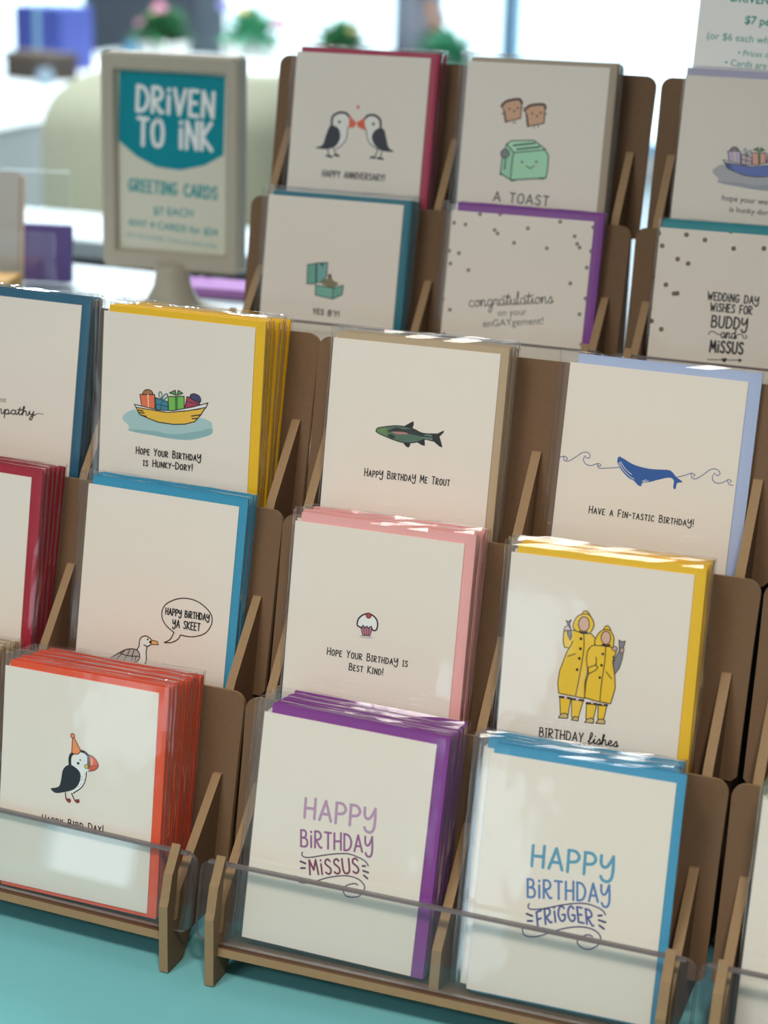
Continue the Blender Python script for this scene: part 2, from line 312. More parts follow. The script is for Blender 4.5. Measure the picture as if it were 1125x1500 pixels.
ART={
'orange':[['f',[226,224,216],1,[[-3.83,87.72],[-2.45,90.76],[2.58,93.06],[6.52,91.92],[7.67,89.82],[8,84.32],[7.62,81.93],[6.7,75.72],[4.39,71.09],[-.07,67.45],[-2.11,66.83],[-3.23,68.26],[2.45,77.71],[1.15,82.12],[-3.13,84.59]]],['s',[38,34,34],1.99,1,[[-4.65,83.85],[-5.07,87.49],[-4.51,90.38],[-3.29,91.77]]],['s',[38,34,34],1.66,1,[[2.51,94.34],[5.1,94.07],[7.24,92.75],[8.07,91.74]]],['f',[44,50,56],1,[[-5.45,84.17],[-3.11,84.13],[1.15,82.12],[3.16,78.78],[2.18,73.47],[-1.2,69.11],[-7.28,66.32],[-13.45,64.45],[-16.38,65.31],[-17.51,66.73],[-14.16,67.83],[-11.64,69.48],[-10.56,73.42],[-9.84,79.16],[-8.2,82.26]]],['s',[38,34,34],0.67,1,[[7.11,81.83],[6.64,76.64],[4.36,71.55],[-.08,67.69],[-1.57,66.47]]],['f',[226,140,92],0,[[-3.89,102.09],[-2.86,102.27],[2.5,94.44],[0.57,92.23],[-1.47,91.63],[-3.83,92.13]]],['s',[120,58,34],0.62,0,[[-3.77,101.88],[-3.93,92.11],[-1.47,91.58],[0.82,92.28],[2.5,94.44],[-2.85,102.04]]],['d',[120,58,34],[-3.78,102.94],1.71],['d',[215,130,90],[-3.78,102.94],1.14],['f',[92,98,100],0,[[7.03,92.01],[9.05,92.61],[9.88,84.66],[8.05,83.4],[7.38,86.06]]],['f',[206,84,48],1,[[9.04,92.75],[12.45,91.61],[14.64,89.24],[15.29,87.05],[12.9,84.06],[9.37,82.81],[9.26,86.4]]],['f',[238,146,104],0,[[9.47,91.53],[11.22,90.69],[11.2,86.76],[10.05,86.08]]],['s',[70,40,30],0.52,1,[[8,92.89],[10.33,92.61],[13.26,90.84],[15.27,87.27],[12.9,84.06],[8.36,82.53]]],['s',[120,50,30],0.41,0,[[9.19,85.93],[15.27,87.27]]],['d',[120,95,50],[6.76,85.25],1.55],['d',[200,172,100],[6.76,85.25],1.14],['d',[38,34,34],[1.02,86.28],0.88],['d',[90,85,82],[2.33,88.61],0.57],['D',[120,115,112],0.31,[[5.92,80.22],[4.49,78.09],[5.85,76.95],[4.09,76.16],[3.74,73.3],[2.28,71.63]]],['s',[38,34,34],0.73,0,[[-7,65.91],[-6.43,62.27]]],['s',[38,34,34],0.73,0,[[-2.6,66.27],[-.4,62.49]]],['f',[128,58,50],0,[[-6.8,62.43],[-3.44,62.84],[-2.57,61.37],[-3.78,59.73],[-5.92,60.73]]],['f',[128,58,50],0,[[-.82,62.55],[3,63.74],[3.48,61.82],[1.89,60.59],[0.03,61.4]]],['t',[38,34,34],0.64,'Happy Bird Day!',[-22.56,44.1],[20.87,45.36],4.59,0]],
'skeet':[['f',[226,220,210],1,[[-7.93,44.54],[-4.98,47.19],[0.32,45.94],[0.26,42.35],[-2.36,40.46],[-1.83,30.49],[-3.89,26.88],[-11.85,26.2],[-10.43,36.91],[-8.2,38.74]]],['f',[172,167,162],1,[[-28.61,28.33],[-21.4,33.57],[-16.04,36.66],[-9.68,37.4],[-7.01,34.62],[-7.47,30.94],[-11.14,27.27],[-27.24,26.61]]],['s',[70,45,30],0.73,1,[[-28.61,28.33],[-21.4,33.57],[-16.04,36.66],[-9.68,37.4],[-7.01,34.62],[-7.47,30.94],[-11.14,27.27]]],['s',[70,45,30],0.57,1,[[-21.36,33.21],[-15.64,32.4],[-7.7,33.42]]],['s',[70,45,30],0.56,1,[[-14.42,36.58],[-15.67,32.76]]],['s',[70,45,30],0.56,1,[[-12.05,32.67],[-12.87,28.55],[-14.39,27.56]]],['s',[70,45,30],0.57,1,[[-16.44,32.26],[-18.49,28.29],[-20.81,27.16]]],['s',[70,45,30],0.57,1,[[-20.47,32.28],[-24.86,27.18]]],['s',[70,45,30],0.56,1,[[-9.64,32.72],[-10.1,29.04],[-11.57,27.48]]],['s',[70,45,30],0.56,1,[[-18.32,35.19],[-20.5,32.64]]],['s',[70,45,30],0.56,1,[[-11.22,36.77],[-12.47,32.95]]],['f',[38,34,34],0,[[-35.88,27.79],[-28.61,28.33],[-28.45,26.55],[-33.72,26.35]]],['s',[70,45,30],0.72,1,[[-9.28,37.47],[-7.93,40.22],[-7.87,43.83],[-6.49,46.22],[-3.41,47.46],[-.11,46.23],[0.79,45.16]]],['s',[70,45,30],0.72,1,[[-4.46,41.54],[-2,40.88],[1.01,42.83]]],['s',[70,45,30],0.72,1,[[-2.16,40.86],[-2.42,36.86],[-1.89,31.2],[-3.89,26.88]]],['f',[218,168,98],0,[[0.37,45.38],[4.76,45.27],[5.89,43.31],[0.62,42.77]]],['s',[70,45,30],0.56,0,[[0.37,45.38],[4.76,45.27],[5.89,43.31],[0.62,42.77]]],['d',[38,34,34],[0.1,44.04],0.96],['d',[38,34,34],[-2.03,45.47],0.64],['s',[70,45,30],0.71,1,[[16.28,53.09],[10.85,56.31],[7.49,60.02],[6.48,64.85],[8.74,70.2],[15.43,74.49],[22.31,76.32],[30.17,75.83],[37.5,72.44],[41.82,67.86],[41.98,62.24],[38.29,56.32],[31.59,53.05],[26.2,52.14],[21.08,52.33]]],['s',[70,45,30],0.7,1,[[21.08,52.33],[19.41,49.2],[14.96,46.3],[9.9,45.43]]],['s',[70,45,30],0.71,1,[[9.9,45.43],[13.98,48.27],[16.28,53.09]]],['t',[38,34,34],0.79,'HAPP¥ B1RTHDA¥',[9.18,63.87],[40.2,64.63],4.08,0],['t',[38,34,34],0.79,'¥A SKEET',[14.92,56.63],[34.32,57.06],4.79,0]],
'pink':[['f',[186,180,174],1,[[-5.89,75.69],[0.99,75.83],[0.8,74.42],[-5.76,74.15]]],['f',[226,224,214],1,[[-5.66,80.23],[-8.25,81.04],[-8.71,82.78],[-8.02,85.58],[-5.72,88.01],[-2.71,89.35],[0.45,88.92],[3.13,86.93],[4.31,84.11],[3.99,80.77],[2.52,79.66],[0.9,80.31]]],['f',[170,112,124],0,[[-6.34,80.73],[1.16,80.95],[0.01,76.28],[-4.65,75.88]]],['s',[80,40,52],0.56,0,[[-6.34,80.73],[-4.64,75.76],[0.02,76.17],[1.16,80.95]]],['s',[80,40,52],0.38,0,[[-4.43,80.41],[-3.29,76.09]]],['s',[80,40,52],0.37,0,[[-2.57,80.69],[-2.18,76.25]]],['s',[80,40,52],0.38,0,[[-.72,80.97],[-1.07,76.42]]],['s',[38,34,34],0.93,1,[[-5.66,80.23],[-8.25,81.04],[-8.71,82.78],[-8.02,85.58],[-5.72,88.01],[-2.71,89.35],[0.45,88.92],[3.13,86.93],[4.31,84.11],[3.99,80.77],[2.52,79.66],[0.9,80.31]]],['s',[38,34,34],0.68,0,[[-5.66,80.23],[-4.87,81.85],[-3.81,80.51],[-2.34,81.63],[-1.31,80.58],[0.44,82.04],[1.03,80.33]]],['d',[90,35,40],[-1.87,88.28],1.88],['d',[176,66,72],[-1.87,88.28],1.32],['t',[38,34,34],0.64,'Hope Your Birthda¥ is',[-26.38,60.5],[25.35,60.84],4.33,0],['t',[38,34,34],0.63,'Best Kind!',[-11.47,53.14],[10.37,53.32],4.19,0]],
'trout':[['f',[40,48,46],0,[[-3.78,89.46],[2.48,93.56],[3.02,91.82],[2.3,88.62]]],['f',[40,48,46],0,[[-3.55,79.98],[1.15,80.51],[1.91,79.09],[1.15,77.08],[-.45,77.2]]],['f',[40,48,46],0,[[4.86,81.35],[10.66,83.38],[11.36,79.26],[9.46,79.35]]],['f',[78,104,88],1,[[-21.17,84.65],[-20.09,86.88],[-14.17,88.44],[-8.54,89.48],[-3.48,89.61],[2.91,88.81],[8.12,86.99],[12.55,86.76],[15.65,87.11],[18.79,86.98],[18.51,83.36],[16.05,82.78],[10.99,83.23],[6.15,81.07],[1.2,79.92],[-3.21,79.72],[-7.72,80.42],[-13.58,81.87],[-18.82,83.4]]],['f',[96,124,82],1,[[-20.98,84.67],[-19.75,86.62],[-14.78,88.07],[-13.63,82.47],[-18.2,83.59]]],['f',[50,58,56],1,[[-13.88,85.16],[-8.45,88.46],[-3.32,87.83],[2.92,88.69],[8.12,86.99],[15.66,86.99],[15.81,85.45],[9.59,84.76],[0.7,85.45],[-9.48,85.76]]],['f',[172,122,112],1,[[-10.72,85.5],[-3.17,86.16],[-.24,85.34],[-6.82,84.49]]],['f',[52,66,62],1,[[-13.37,83.1],[-10.59,84.01],[-8.25,82.77],[-10.35,81.33]]],['s',[120,140,130],0.57,0,[[10.75,85.78],[15.75,86.04]]],['s',[120,130,124],0.57,0,[[10.93,83.83],[15.65,83.76]]],['f',[40,48,46],0,[[15.07,86.56],[18.73,87.69],[22.57,90.02],[22.52,88.58],[20.14,85.93],[21.35,83.08],[22.62,79.52],[20.71,79.9],[16.04,82.96]]],['s',[40,48,46],0.57,1,[[-21.17,84.65],[-20.09,86.88],[-14.17,88.44],[-8.54,89.48],[-3.48,89.61],[2.91,88.81],[8.12,86.99],[12.55,86.76],[15.65,87.11],[18.79,86.98],[18.51,83.36],[16.05,82.78],[10.99,83.23],[6.15,81.07],[1.2,79.92],[-3.21,79.72],[-7.72,80.42],[-13.58,81.87],[-18.82,83.4],[-21.17,84.65]]],['d',[120,140,90],[-17.22,85.51],0.57],['t',[38,34,34],0.64,'Happ¥ Birthda¥ Me Trout',[-26.22,56.37],[29.15,56.57],4.53,0]],
'whale':[['f',[44,84,150],1,[[-18.51,84.63],[-17.64,86.46],[-14.83,85.63],[-8,82.75],[0.77,81.51],[7.17,81.79],[14.09,82.03],[18.23,78.64],[22.25,76.18],[19.19,75.04],[18.55,71.45],[17.09,72.11],[16.9,76.34],[14.08,77.68],[7.89,75.71],[2.77,73.66],[-1.91,72.2],[-2.03,70.48],[-4.45,70.91],[-6.26,72.5],[-10.21,73.91],[-14.97,77.59],[-17.82,81.51]]],['s',[222,216,202],0.35,1,[[-17.7,82.38],[-15.52,78.59],[-11.16,74.65],[-6.84,72.85]]],['s',[222,216,202],0.35,1,[[-17.14,83.09],[-14.27,78.96],[-9.96,75.44],[-6.99,74.11]]],['s',[222,216,202],0.34,1,[[-16.3,83.41],[-13.03,79.55],[-8.8,76.66]]],['s',[222,216,202],0.34,1,[[-2.04,73.36],[0.49,74.76]]],['s',[222,216,202],0.34,1,[[-1.24,72.93],[1.84,74.18]]],['s',[84,98,138],0.5,1,[[-55.89,80.38],[-53.29,81.9],[-51.14,82.49],[-49.13,81.34],[-50.14,80.45]]],['s',[84,98,138],0.5,1,[[-51.67,82.21],[-51.07,79.91],[-48.1,80.06],[-44.03,83.05],[-40.52,85.97],[-37.29,86.58],[-35.45,84.88],[-36.34,83.05],[-38.06,83.69]]],['s',[84,98,138],0.49,1,[[-38.48,84.5],[-39.29,82.03],[-37.58,79.55],[-34.21,78.9],[-31.1,80.37],[-28.94,80.64],[-28.27,79.55],[-29.54,79.17]]],['s',[84,98,138],0.49,1,[[-30.31,80.15],[-29.2,78.14],[-25.94,78.34],[-17.21,79.98]]],['s',[84,98,138],0.48,1,[[18.25,78.43],[23.34,80.35],[26.85,82.07],[29.06,81.3],[28.45,80.16]]],['s',[84,98,138],0.47,1,[[26.9,81.65],[27.5,79.3],[29.86,79.07],[33.27,81.41],[37.55,85.34],[41.11,86.32],[43.74,84.54],[42.92,82.65],[41.16,83.27]]],['s',[84,98,138],0.47,1,[[40.65,84.04],[39.63,81.17],[40.99,78.6],[44.19,78.18],[46.67,79.34],[49.09,81.02],[50.93,80.52],[50.33,79.39]]],['s',[84,98,138],0.47,1,[[48.64,80.44],[49.96,78.18],[52.27,78.06]]],['t',[38,34,34],0.6,'Have a Fin-tastic Birthda¥!',[-32.23,50.24],[31.69,50.45],4.18,0]],
'fishes':[['f',[228,180,44],0,[[-17.75,57.94],[-11.01,58.02],[-11.73,48.49],[-16.4,47.76]]],['s',[70,45,30],0.57,0,[[-17.75,57.94],[-11.01,58.02],[-11.73,48.49],[-16.4,47.76],[-17.75,57.94]]],['s',[60,34,30],1.39,0,[[-17.75,57.94],[-11.01,58.02]]],['f',[228,180,44],0,[[-10.67,57.76],[-3.47,57.92],[-5.61,46.92],[-9.58,46.93]]],['s',[70,45,30],0.56,0,[[-10.67,57.76],[-3.47,57.92],[-5.61,46.92],[-9.58,46.93],[-10.67,57.76]]],['s',[60,34,30],1.38,0,[[-10.67,57.76],[-3.47,57.92]]],['f',[228,180,44],0,[[-1.47,56.66],[4.56,56.95],[3.41,47.7],[-1.04,47]]],['s',[70,45,30],0.56,0,[[-1.47,56.66],[4.56,56.95],[3.41,47.7],[-1.04,47],[-1.47,56.66]]],['s',[60,34,30],1.37,0,[[-1.47,56.66],[4.56,56.95]]],['f',[228,180,44],0,[[5.39,56.77],[10.64,57.26],[9.56,48.65],[5.99,48.1]]],['s',[70,45,30],0.56,0,[[5.39,56.77],[10.64,57.26],[9.56,48.65],[5.99,48.1],[5.39,56.77]]],['s',[60,34,30],1.37,0,[[5.39,56.77],[10.64,57.26]]],['f',[205,175,165],0,[[-14.91,59.32],[-13.32,59.24],[-13.45,57.15],[-14.9,57.12]]],['f',[205,175,165],0,[[-7.81,59.45],[-6.42,59.35],[-6.49,57.33],[-7.86,57.25]]],['f',[205,175,165],0,[[1.31,58.33],[2.56,58.34],[2.47,56.63],[1.22,56.57]]],['f',[205,175,165],0,[[7.74,58.37],[8.97,58.44],[8.8,56.91],[7.69,56.87]]],['f',[190,168,112],0,[[-17.46,45.39],[-16.09,47.81],[-13.66,48.82],[-11.8,47.85],[-11.82,45.95]]],['s',[70,45,30],0.57,0,[[-17.46,45.39],[-16.09,47.81],[-13.66,48.82],[-11.8,47.85],[-11.82,45.95],[-17.46,45.39]]],['f',[190,168,112],0,[[-9.69,45.34],[-7.88,47.7],[-5.33,47.28],[-5.47,45.37]]],['s',[70,45,30],0.57,0,[[-9.69,45.34],[-7.88,47.7],[-5.33,47.28],[-5.47,45.37],[-9.69,45.34]]],['f',[190,168,112],0,[[-1.56,45.16],[-.3,47.12],[2.1,48.31],[3.74,47.43],[3.61,45.41]]],['s',[70,45,30],0.56,0,[[-1.56,45.16],[-.3,47.12],[2.1,48.31],[3.74,47.43],[3.61,45.41],[-1.56,45.16]]],['f',[190,168,112],0,[[4.97,45.62],[6.48,48.18],[8.93,48.74],[10.38,47.84],[10.3,46.02]]],['s',[70,45,30],0.56,0,[[4.97,45.62],[6.48,48.18],[8.93,48.74],[10.38,47.84],[10.3,46.02],[4.97,45.62]]],['f',[112,108,112],0,[[-17.91,103.56],[-16.3,103.16],[-14.74,104.62],[-15.48,101.72],[-13.63,96.38],[-14.38,92.23],[-16.6,95.97],[-16.42,100.97]]],['s',[70,45,30],0.44,0,[[-17.91,103.56],[-16.3,103.16],[-14.74,104.62],[-15.48,101.72],[-13.63,96.38],[-14.38,92.23],[-16.6,95.97],[-16.42,100.97],[-17.91,103.56]]],['f',[196,165,155],0,[[-18.63,97.55],[-18.48,99.44],[-16.73,100.92],[-15.04,99.6],[-14.78,98.09]]],['s',[70,45,30],0.44,0,[[-18.63,97.55],[-18.48,99.44],[-16.73,100.92],[-15.04,99.6],[-14.78,98.09],[-18.63,97.55]]],['f',[228,180,44],0,[[-13.37,98.41],[-7.38,97.88],[-2.4,97.95],[0.64,95.28],[0.11,90.86],[-2.86,89.2],[-3.39,84.77],[-2.5,74.94],[-3.49,68.55],[-2.84,59.27],[-8.95,59.59],[-18.44,60.04],[-19.62,66.15],[-19.03,73.76],[-15.67,85.5],[-14.73,87.63],[-17.43,87.62],[-18.57,91.33],[-18.6,97.24]]],['s',[70,45,30],0.56,0,[[-13.37,98.41],[-7.38,97.88],[-2.4,97.95],[0.64,95.28],[0.11,90.86],[-2.86,89.2],[-3.39,84.77],[-2.5,74.94],[-3.49,68.55],[-2.84,59.27],[-8.95,59.59],[-18.44,60.04],[-19.62,66.15],[-19.03,73.76],[-15.67,85.5],[-14.73,87.63],[-17.43,87.62],[-18.57,91.33],[-18.6,97.24],[-13.37,98.41]]],['f',[112,108,112],0,[[-16.61,97.52],[-13.76,97.92],[-13.52,95.15],[-14.38,92.23],[-16.24,95.39]]],['s',[70,45,30],0.44,0,[[-16.61,97.52],[-16.24,95.39],[-14.38,92.23],[-13.52,95.15]]],['s',[70,45,30],0.56,1,[[-12.87,92.13],[-13.77,88.89],[-14.89,87.36]]],['f',[228,180,44],1,[[-9.06,108.18],[-7.88,110.33],[-6.04,110.58],[-4.3,108.53]]],['s',[70,45,30],0.56,1,[[-9.06,108.18],[-7.88,110.33],[-6.04,110.58],[-4.3,108.53],[-9.06,108.18]]],['f',[228,180,44],1,[[-11.48,98.24],[-13.34,100.15],[-13.18,103.28],[-11.32,106.95],[-8.35,108.59],[-4.63,108.79],[-1.84,105.46],[-1.26,102.45],[-2.51,99.18],[-4.24,97.57],[-9.26,97.92]]],['s',[70,45,30],0.56,1,[[-11.48,98.24],[-13.34,100.15],[-13.18,103.28],[-11.32,106.95],[-8.35,108.59],[-4.63,108.79],[-1.84,105.46],[-1.26,102.45],[-2.51,99.18],[-4.24,97.57],[-9.26,97.92],[-11.48,98.24]]],['f',[198,160,142],1,[[-3.89,103.32],[-4.12,101.12],[-5.15,99.39],[-6.7,98.59],[-8.35,98.94],[-9.67,100.35],[-10.29,102.44],[-10.05,104.64],[-9.02,106.37],[-7.47,107.16],[-5.82,106.81],[-4.51,105.4]]],['s',[70,45,30],0.56,1,[[-3.89,103.32],[-4.12,101.12],[-5.15,99.39],[-6.7,98.59],[-8.35,98.94],[-9.67,100.35],[-10.29,102.44],[-10.05,104.64],[-9.02,106.37],[-7.47,107.16],[-5.82,106.81],[-4.51,105.4],[-3.89,103.32]]],['s',[45,35,35],1.25,1,[[-9.28,98.11],[-7.05,97.61],[-4.8,98.24]]],['s',[70,45,30],0.56,1,[[-6.71,97.35],[-5.88,88.15],[-6.82,74.3],[-8.33,59.69]]],['D',[38,34,34],0.87,[[-8.1,94.05],[-7.88,88.17],[-8.05,82.36],[-8.75,75.58]]],['s',[70,45,30],0.56,0,[[-15.09,82.59],[-10.59,84.86]]],['f',[122,120,124],0,[[14.14,96.57],[16.07,95.73],[17.98,96.37],[17.21,92.06],[17.23,86.5],[15.97,80.13],[13.55,76.18],[12.07,80.8],[12.96,85.89],[15.01,90.51]]],['s',[70,45,30],0.43,0,[[14.14,96.57],[16.07,95.73],[17.98,96.37],[17.21,92.06],[17.23,86.5],[15.97,80.13],[13.55,76.18],[12.07,80.8],[12.96,85.89],[15.01,90.51],[14.14,96.57]]],['f',[228,180,44],0,[[0.67,91.56],[-1.74,90.6],[-3.61,87.23],[-3.78,82.23],[-2.72,77.4],[-1.8,74.1],[-2.87,68.64],[-2.89,59.88],[4.9,58.69],[12.7,58.51],[14.6,68.14],[13.62,75.45],[11.66,83.22],[12.55,87.07],[13.24,89.64],[11.18,91.82],[6.85,91.82]]],['s',[70,45,30],0.55,0,[[0.67,91.56],[-1.74,90.6],[-3.61,87.23],[-3.78,82.23],[-2.72,77.4],[-1.8,74.1],[-2.87,68.64],[-2.89,59.88],[4.9,58.69],[12.7,58.51],[14.6,68.14],[13.62,75.45],[11.66,83.22],[12.55,87.07],[13.24,89.64],[11.18,91.82],[6.85,91.82],[0.67,91.56]]],['f',[228,180,44],1,[[4.45,101.08],[5.79,103.42],[7.31,103.64],[8.77,101.25]]],['s',[70,45,30],0.56,1,[[4.45,101.08],[5.79,103.42],[7.31,103.64],[8.77,101.25],[4.45,101.08]]],['f',[228,180,44],1,[[0.67,91.56],[0.14,93.97],[1.89,98.55],[4.76,101.12],[8.45,101.33],[10.92,97.97],[11.26,94.31],[10.7,91.63],[6.18,92.35],[3.16,91.48]]],['s',[70,45,30],0.55,1,[[0.67,91.56],[0.14,93.97],[1.89,98.55],[4.76,101.12],[8.45,101.33],[10.92,97.97],[11.26,94.31],[10.7,91.63],[6.18,92.35],[3.16,91.48],[0.67,91.56]]],['f',[198,160,142],1,[[9.33,97.12],[9.13,95.18],[8.23,93.65],[6.87,92.94],[5.42,93.25],[4.26,94.49],[3.71,96.33],[3.91,98.28],[4.82,99.81],[6.18,100.51],[7.63,100.2],[8.78,98.96]]],['s',[70,45,30],0.55,1,[[9.33,97.12],[9.13,95.18],[8.23,93.65],[6.87,92.94],[5.42,93.25],[4.26,94.49],[3.71,96.33],[3.91,98.28],[4.82,99.81],[6.18,100.51],[7.63,100.2],[8.78,98.96],[9.33,97.12]]],['s',[45,35,35],1.23,1,[[4.95,92.3],[7.14,91.99],[9.12,92.77]]],['f',[176,150,142],1,[[13.77,91.26],[13.61,90.56],[13.08,89.99],[12.3,89.69],[11.49,89.76],[10.87,90.17],[10.59,90.81],[10.74,91.51],[11.28,92.09],[12.06,92.38],[12.87,92.31],[13.49,91.9]]],['s',[70,45,30],0.43,1,[[13.77,91.26],[13.61,90.56],[13.08,89.99],[12.3,89.69],[11.49,89.76],[10.87,90.17],[10.59,90.81],[10.74,91.51],[11.28,92.09],[12.06,92.38],[12.87,92.31],[13.49,91.9],[13.77,91.26]]],['f',[176,150,142],1,[[17.68,90.9],[17.59,90.08],[17.2,89.44],[16.61,89.14],[15.99,89.26],[15.49,89.78],[15.25,90.55],[15.34,91.36],[15.73,92.01],[16.32,92.31],[16.95,92.18],[17.45,91.67]]],['s',[70,45,30],0.43,1,[[17.68,90.9],[17.59,90.08],[17.2,89.44],[16.61,89.14],[15.99,89.26],[15.49,89.78],[15.25,90.55],[15.34,91.36],[15.73,92.01],[16.32,92.31],[16.95,92.18],[17.45,91.67],[17.68,90.9]]],['s',[70,45,30],0.55,1,[[6.88,91.52],[7.08,82.56],[6.36,70.02],[6.32,58.91]]],['D',[38,34,34],0.8,[[5.62,87],[5.42,80.27],[5.04,72.93]]],['s',[70,45,30],0.56,1,[[1.61,84.56],[2.29,81.86],[1.7,80.22]]],['f',[228,180,44],0,[[-2.44,77.75],[2.34,80],[3.4,78.6],[2.02,76.72],[-1.8,74.1]]],['s',[70,45,30],0.56,0,[[-2.44,77.75],[2.34,80],[3.4,78.6],[2.02,76.72],[-1.8,74.1],[-2.44,77.75]]],['s',[70,45,30],0.55,0,[[8.41,76.85],[11.95,73.34]]],['s',[70,45,30],0.55,0,[[11.66,86.63],[12.22,83.92]]],['t',[38,34,34],0.64,'BIRTHDAY',[-27.78,32.7],[-1.56,33.34],5.27,0],['c',[38,34,34],0.63,'fishes',[1.44,33.44],[19.32,33.79],3.11,0]],
'hunky':[['f',[158,184,184],1,[[-37.5,73.1],[-31.24,77.64],[-26.95,77.52],[-19.64,73.35],[-.48,71.89],[13.41,74.2],[18.07,78.5],[25.77,76.94],[27.31,74.02],[26.88,68.98],[15.99,64.51],[6.98,62.76],[-7.1,62.58],[-21.35,63.66],[-32.1,64.24],[-32.95,67.31],[-36.65,70.03]]],['f',[132,166,168],1,[[-32.84,64.79],[-14.34,66.11],[-.18,65.64],[17.12,69.65],[26.34,72.65],[26.53,68.94],[15.97,64.82],[6.97,63.07],[-10.65,62.96],[-28.49,63.61]]],['f',[160,110,78],1,[[-23.88,88.71],[-22.57,91.24],[-19.78,92.31],[-17.27,91.53],[-16.68,89.53]]],['s',[58,50,44],0.64,1,[[-23.88,88.71],[-22.57,91.24],[-19.78,92.31],[-17.27,91.53],[-16.68,89.53],[-23.88,88.71]]],['f',[218,108,78],0,[[-25.65,88.5],[-14.85,89.62],[-14.27,79.97],[-23.87,80.41]]],['s',[58,50,44],0.64,0,[[-25.65,88.5],[-14.85,89.62],[-14.27,79.97],[-23.87,80.41],[-25.65,88.5]]],['s',[235,205,170],0.71,0,[[-19.78,89.05],[-18.88,80.05]]],['f',[62,124,144],0,[[-14.27,87.81],[-5.02,86.07],[-4.74,80.15],[-13.55,79.74]]],['s',[58,50,44],0.64,0,[[-14.27,87.81],[-5.02,86.07],[-4.74,80.15],[-13.55,79.74],[-14.27,87.81]]],['s',[40,80,95],0.63,0,[[-9.63,86.78],[-10.03,80.15]]],['s',[40,80,95],0.63,0,[[-14.08,83.76],[-4.88,82.96]]],['s',[50,95,110],0.7,1,[[-9.77,86.77],[-11.9,89.96],[-10.93,91.95],[-9.65,90.22],[-9.77,86.77]]],['s',[50,95,110],0.71,1,[[-9.63,86.66],[-7.69,90.45],[-5.6,90.81],[-6.54,88.39],[-9.27,86.51]]],['f',[114,174,80],0,[[-5.18,89.49],[6.31,90.94],[6.87,82.16],[-4.39,80.2]]],['s',[58,50,44],0.63,0,[[-5.18,89.49],[6.31,90.94],[6.87,82.16],[-4.39,80.2],[-5.18,89.49]]],['f',[62,112,66],0,[[-.3,90.05],[1.79,90.29],[2.21,81.61],[0.33,81.38]]],['f',[92,150,90],0,[[-4.25,91.97],[-.14,94.12],[0.7,91.1]]],['s',[58,50,44],0.63,0,[[-4.25,91.97],[-.14,94.12],[0.7,91.1],[-4.25,91.97]]],['f',[92,150,90],0,[[1.4,91.18],[1.95,94.36],[5.31,92.69]]],['s',[58,50,44],0.63,0,[[1.4,91.18],[1.95,94.36],[5.31,92.69],[1.4,91.18]]],['f',[164,58,78],0,[[8.39,91.06],[17.52,89.32],[17.73,85.18],[7.04,83.11]]],['s',[58,50,44],0.63,0,[[8.39,91.06],[17.52,89.32],[17.73,85.18],[7.04,83.11],[8.39,91.06]]],['s',[70,60,90],0.63,0,[[7.85,87.88],[16.94,87.08]]],['f',[64,64,106],1,[[10.5,90.68],[11.1,92.61],[13.84,93.43],[17.38,92.1],[18.23,89.09],[15.48,88.46]]],['s',[58,50,44],0.63,1,[[10.5,90.68],[11.1,92.61],[13.84,93.43],[17.38,92.1],[18.23,89.09],[15.48,88.46],[10.5,90.68]]],['f',[232,174,64],0,[[-28.12,79.9],[-19.22,79.7],[-6.46,79.2],[6.08,81.31],[17.1,83.99],[22,85.81],[18.66,80.44],[14.73,75.61],[7.87,73.22],[-.49,72.08],[-11.08,72.18],[-19.67,73.97],[-25.45,75.81]]],['s',[58,50,44],0.64,0,[[-28.12,79.9],[-19.22,79.7],[-6.46,79.2],[6.08,81.31],[17.1,83.99],[22,85.81],[18.66,80.44],[14.73,75.61],[7.87,73.22],[-.49,72.08],[-11.08,72.18],[-19.67,73.97],[-25.45,75.81],[-28.12,79.9]]],['f',[228,224,216],0,[[-29.27,81.66],[-23.54,81.07],[-11.44,79.99],[-.91,80.92],[12.88,84.86],[23.44,88.71],[22.21,85.71],[10.22,82.24],[-5.05,79.24],[-19.92,79.61],[-28.12,79.9]]],['s',[58,50,44],0.64,0,[[-29.27,81.66],[-23.54,81.07],[-11.44,79.99],[-.91,80.92],[12.88,84.86],[23.44,88.71],[22.21,85.71],[10.22,82.24],[-5.05,79.24],[-19.92,79.61],[-28.12,79.9],[-29.27,81.66]]],['s',[58,50,44],0.77,0,[[12.13,78.91],[19,80.61]]],['s',[58,50,44],0.77,0,[[12.9,77.39],[16.56,78.01]]],['s',[58,50,44],0.79,0,[[-26.63,78.31],[-22.7,78.15]]],['s',[58,50,44],0.79,0,[[-25.85,76.83],[-21.93,76.86]]],['s',[58,50,44],0.79,0,[[-24.36,75.3],[-20.28,74.85]]],['t',[38,34,34],0.72,'Hope Your Birthda¥',[-26.6,49.8],[20.17,50.73],4.43,0],['t',[38,34,34],0.72,'is Hunky-Dory!',[-20.99,42.63],[14.58,43.71],4.3,0]],
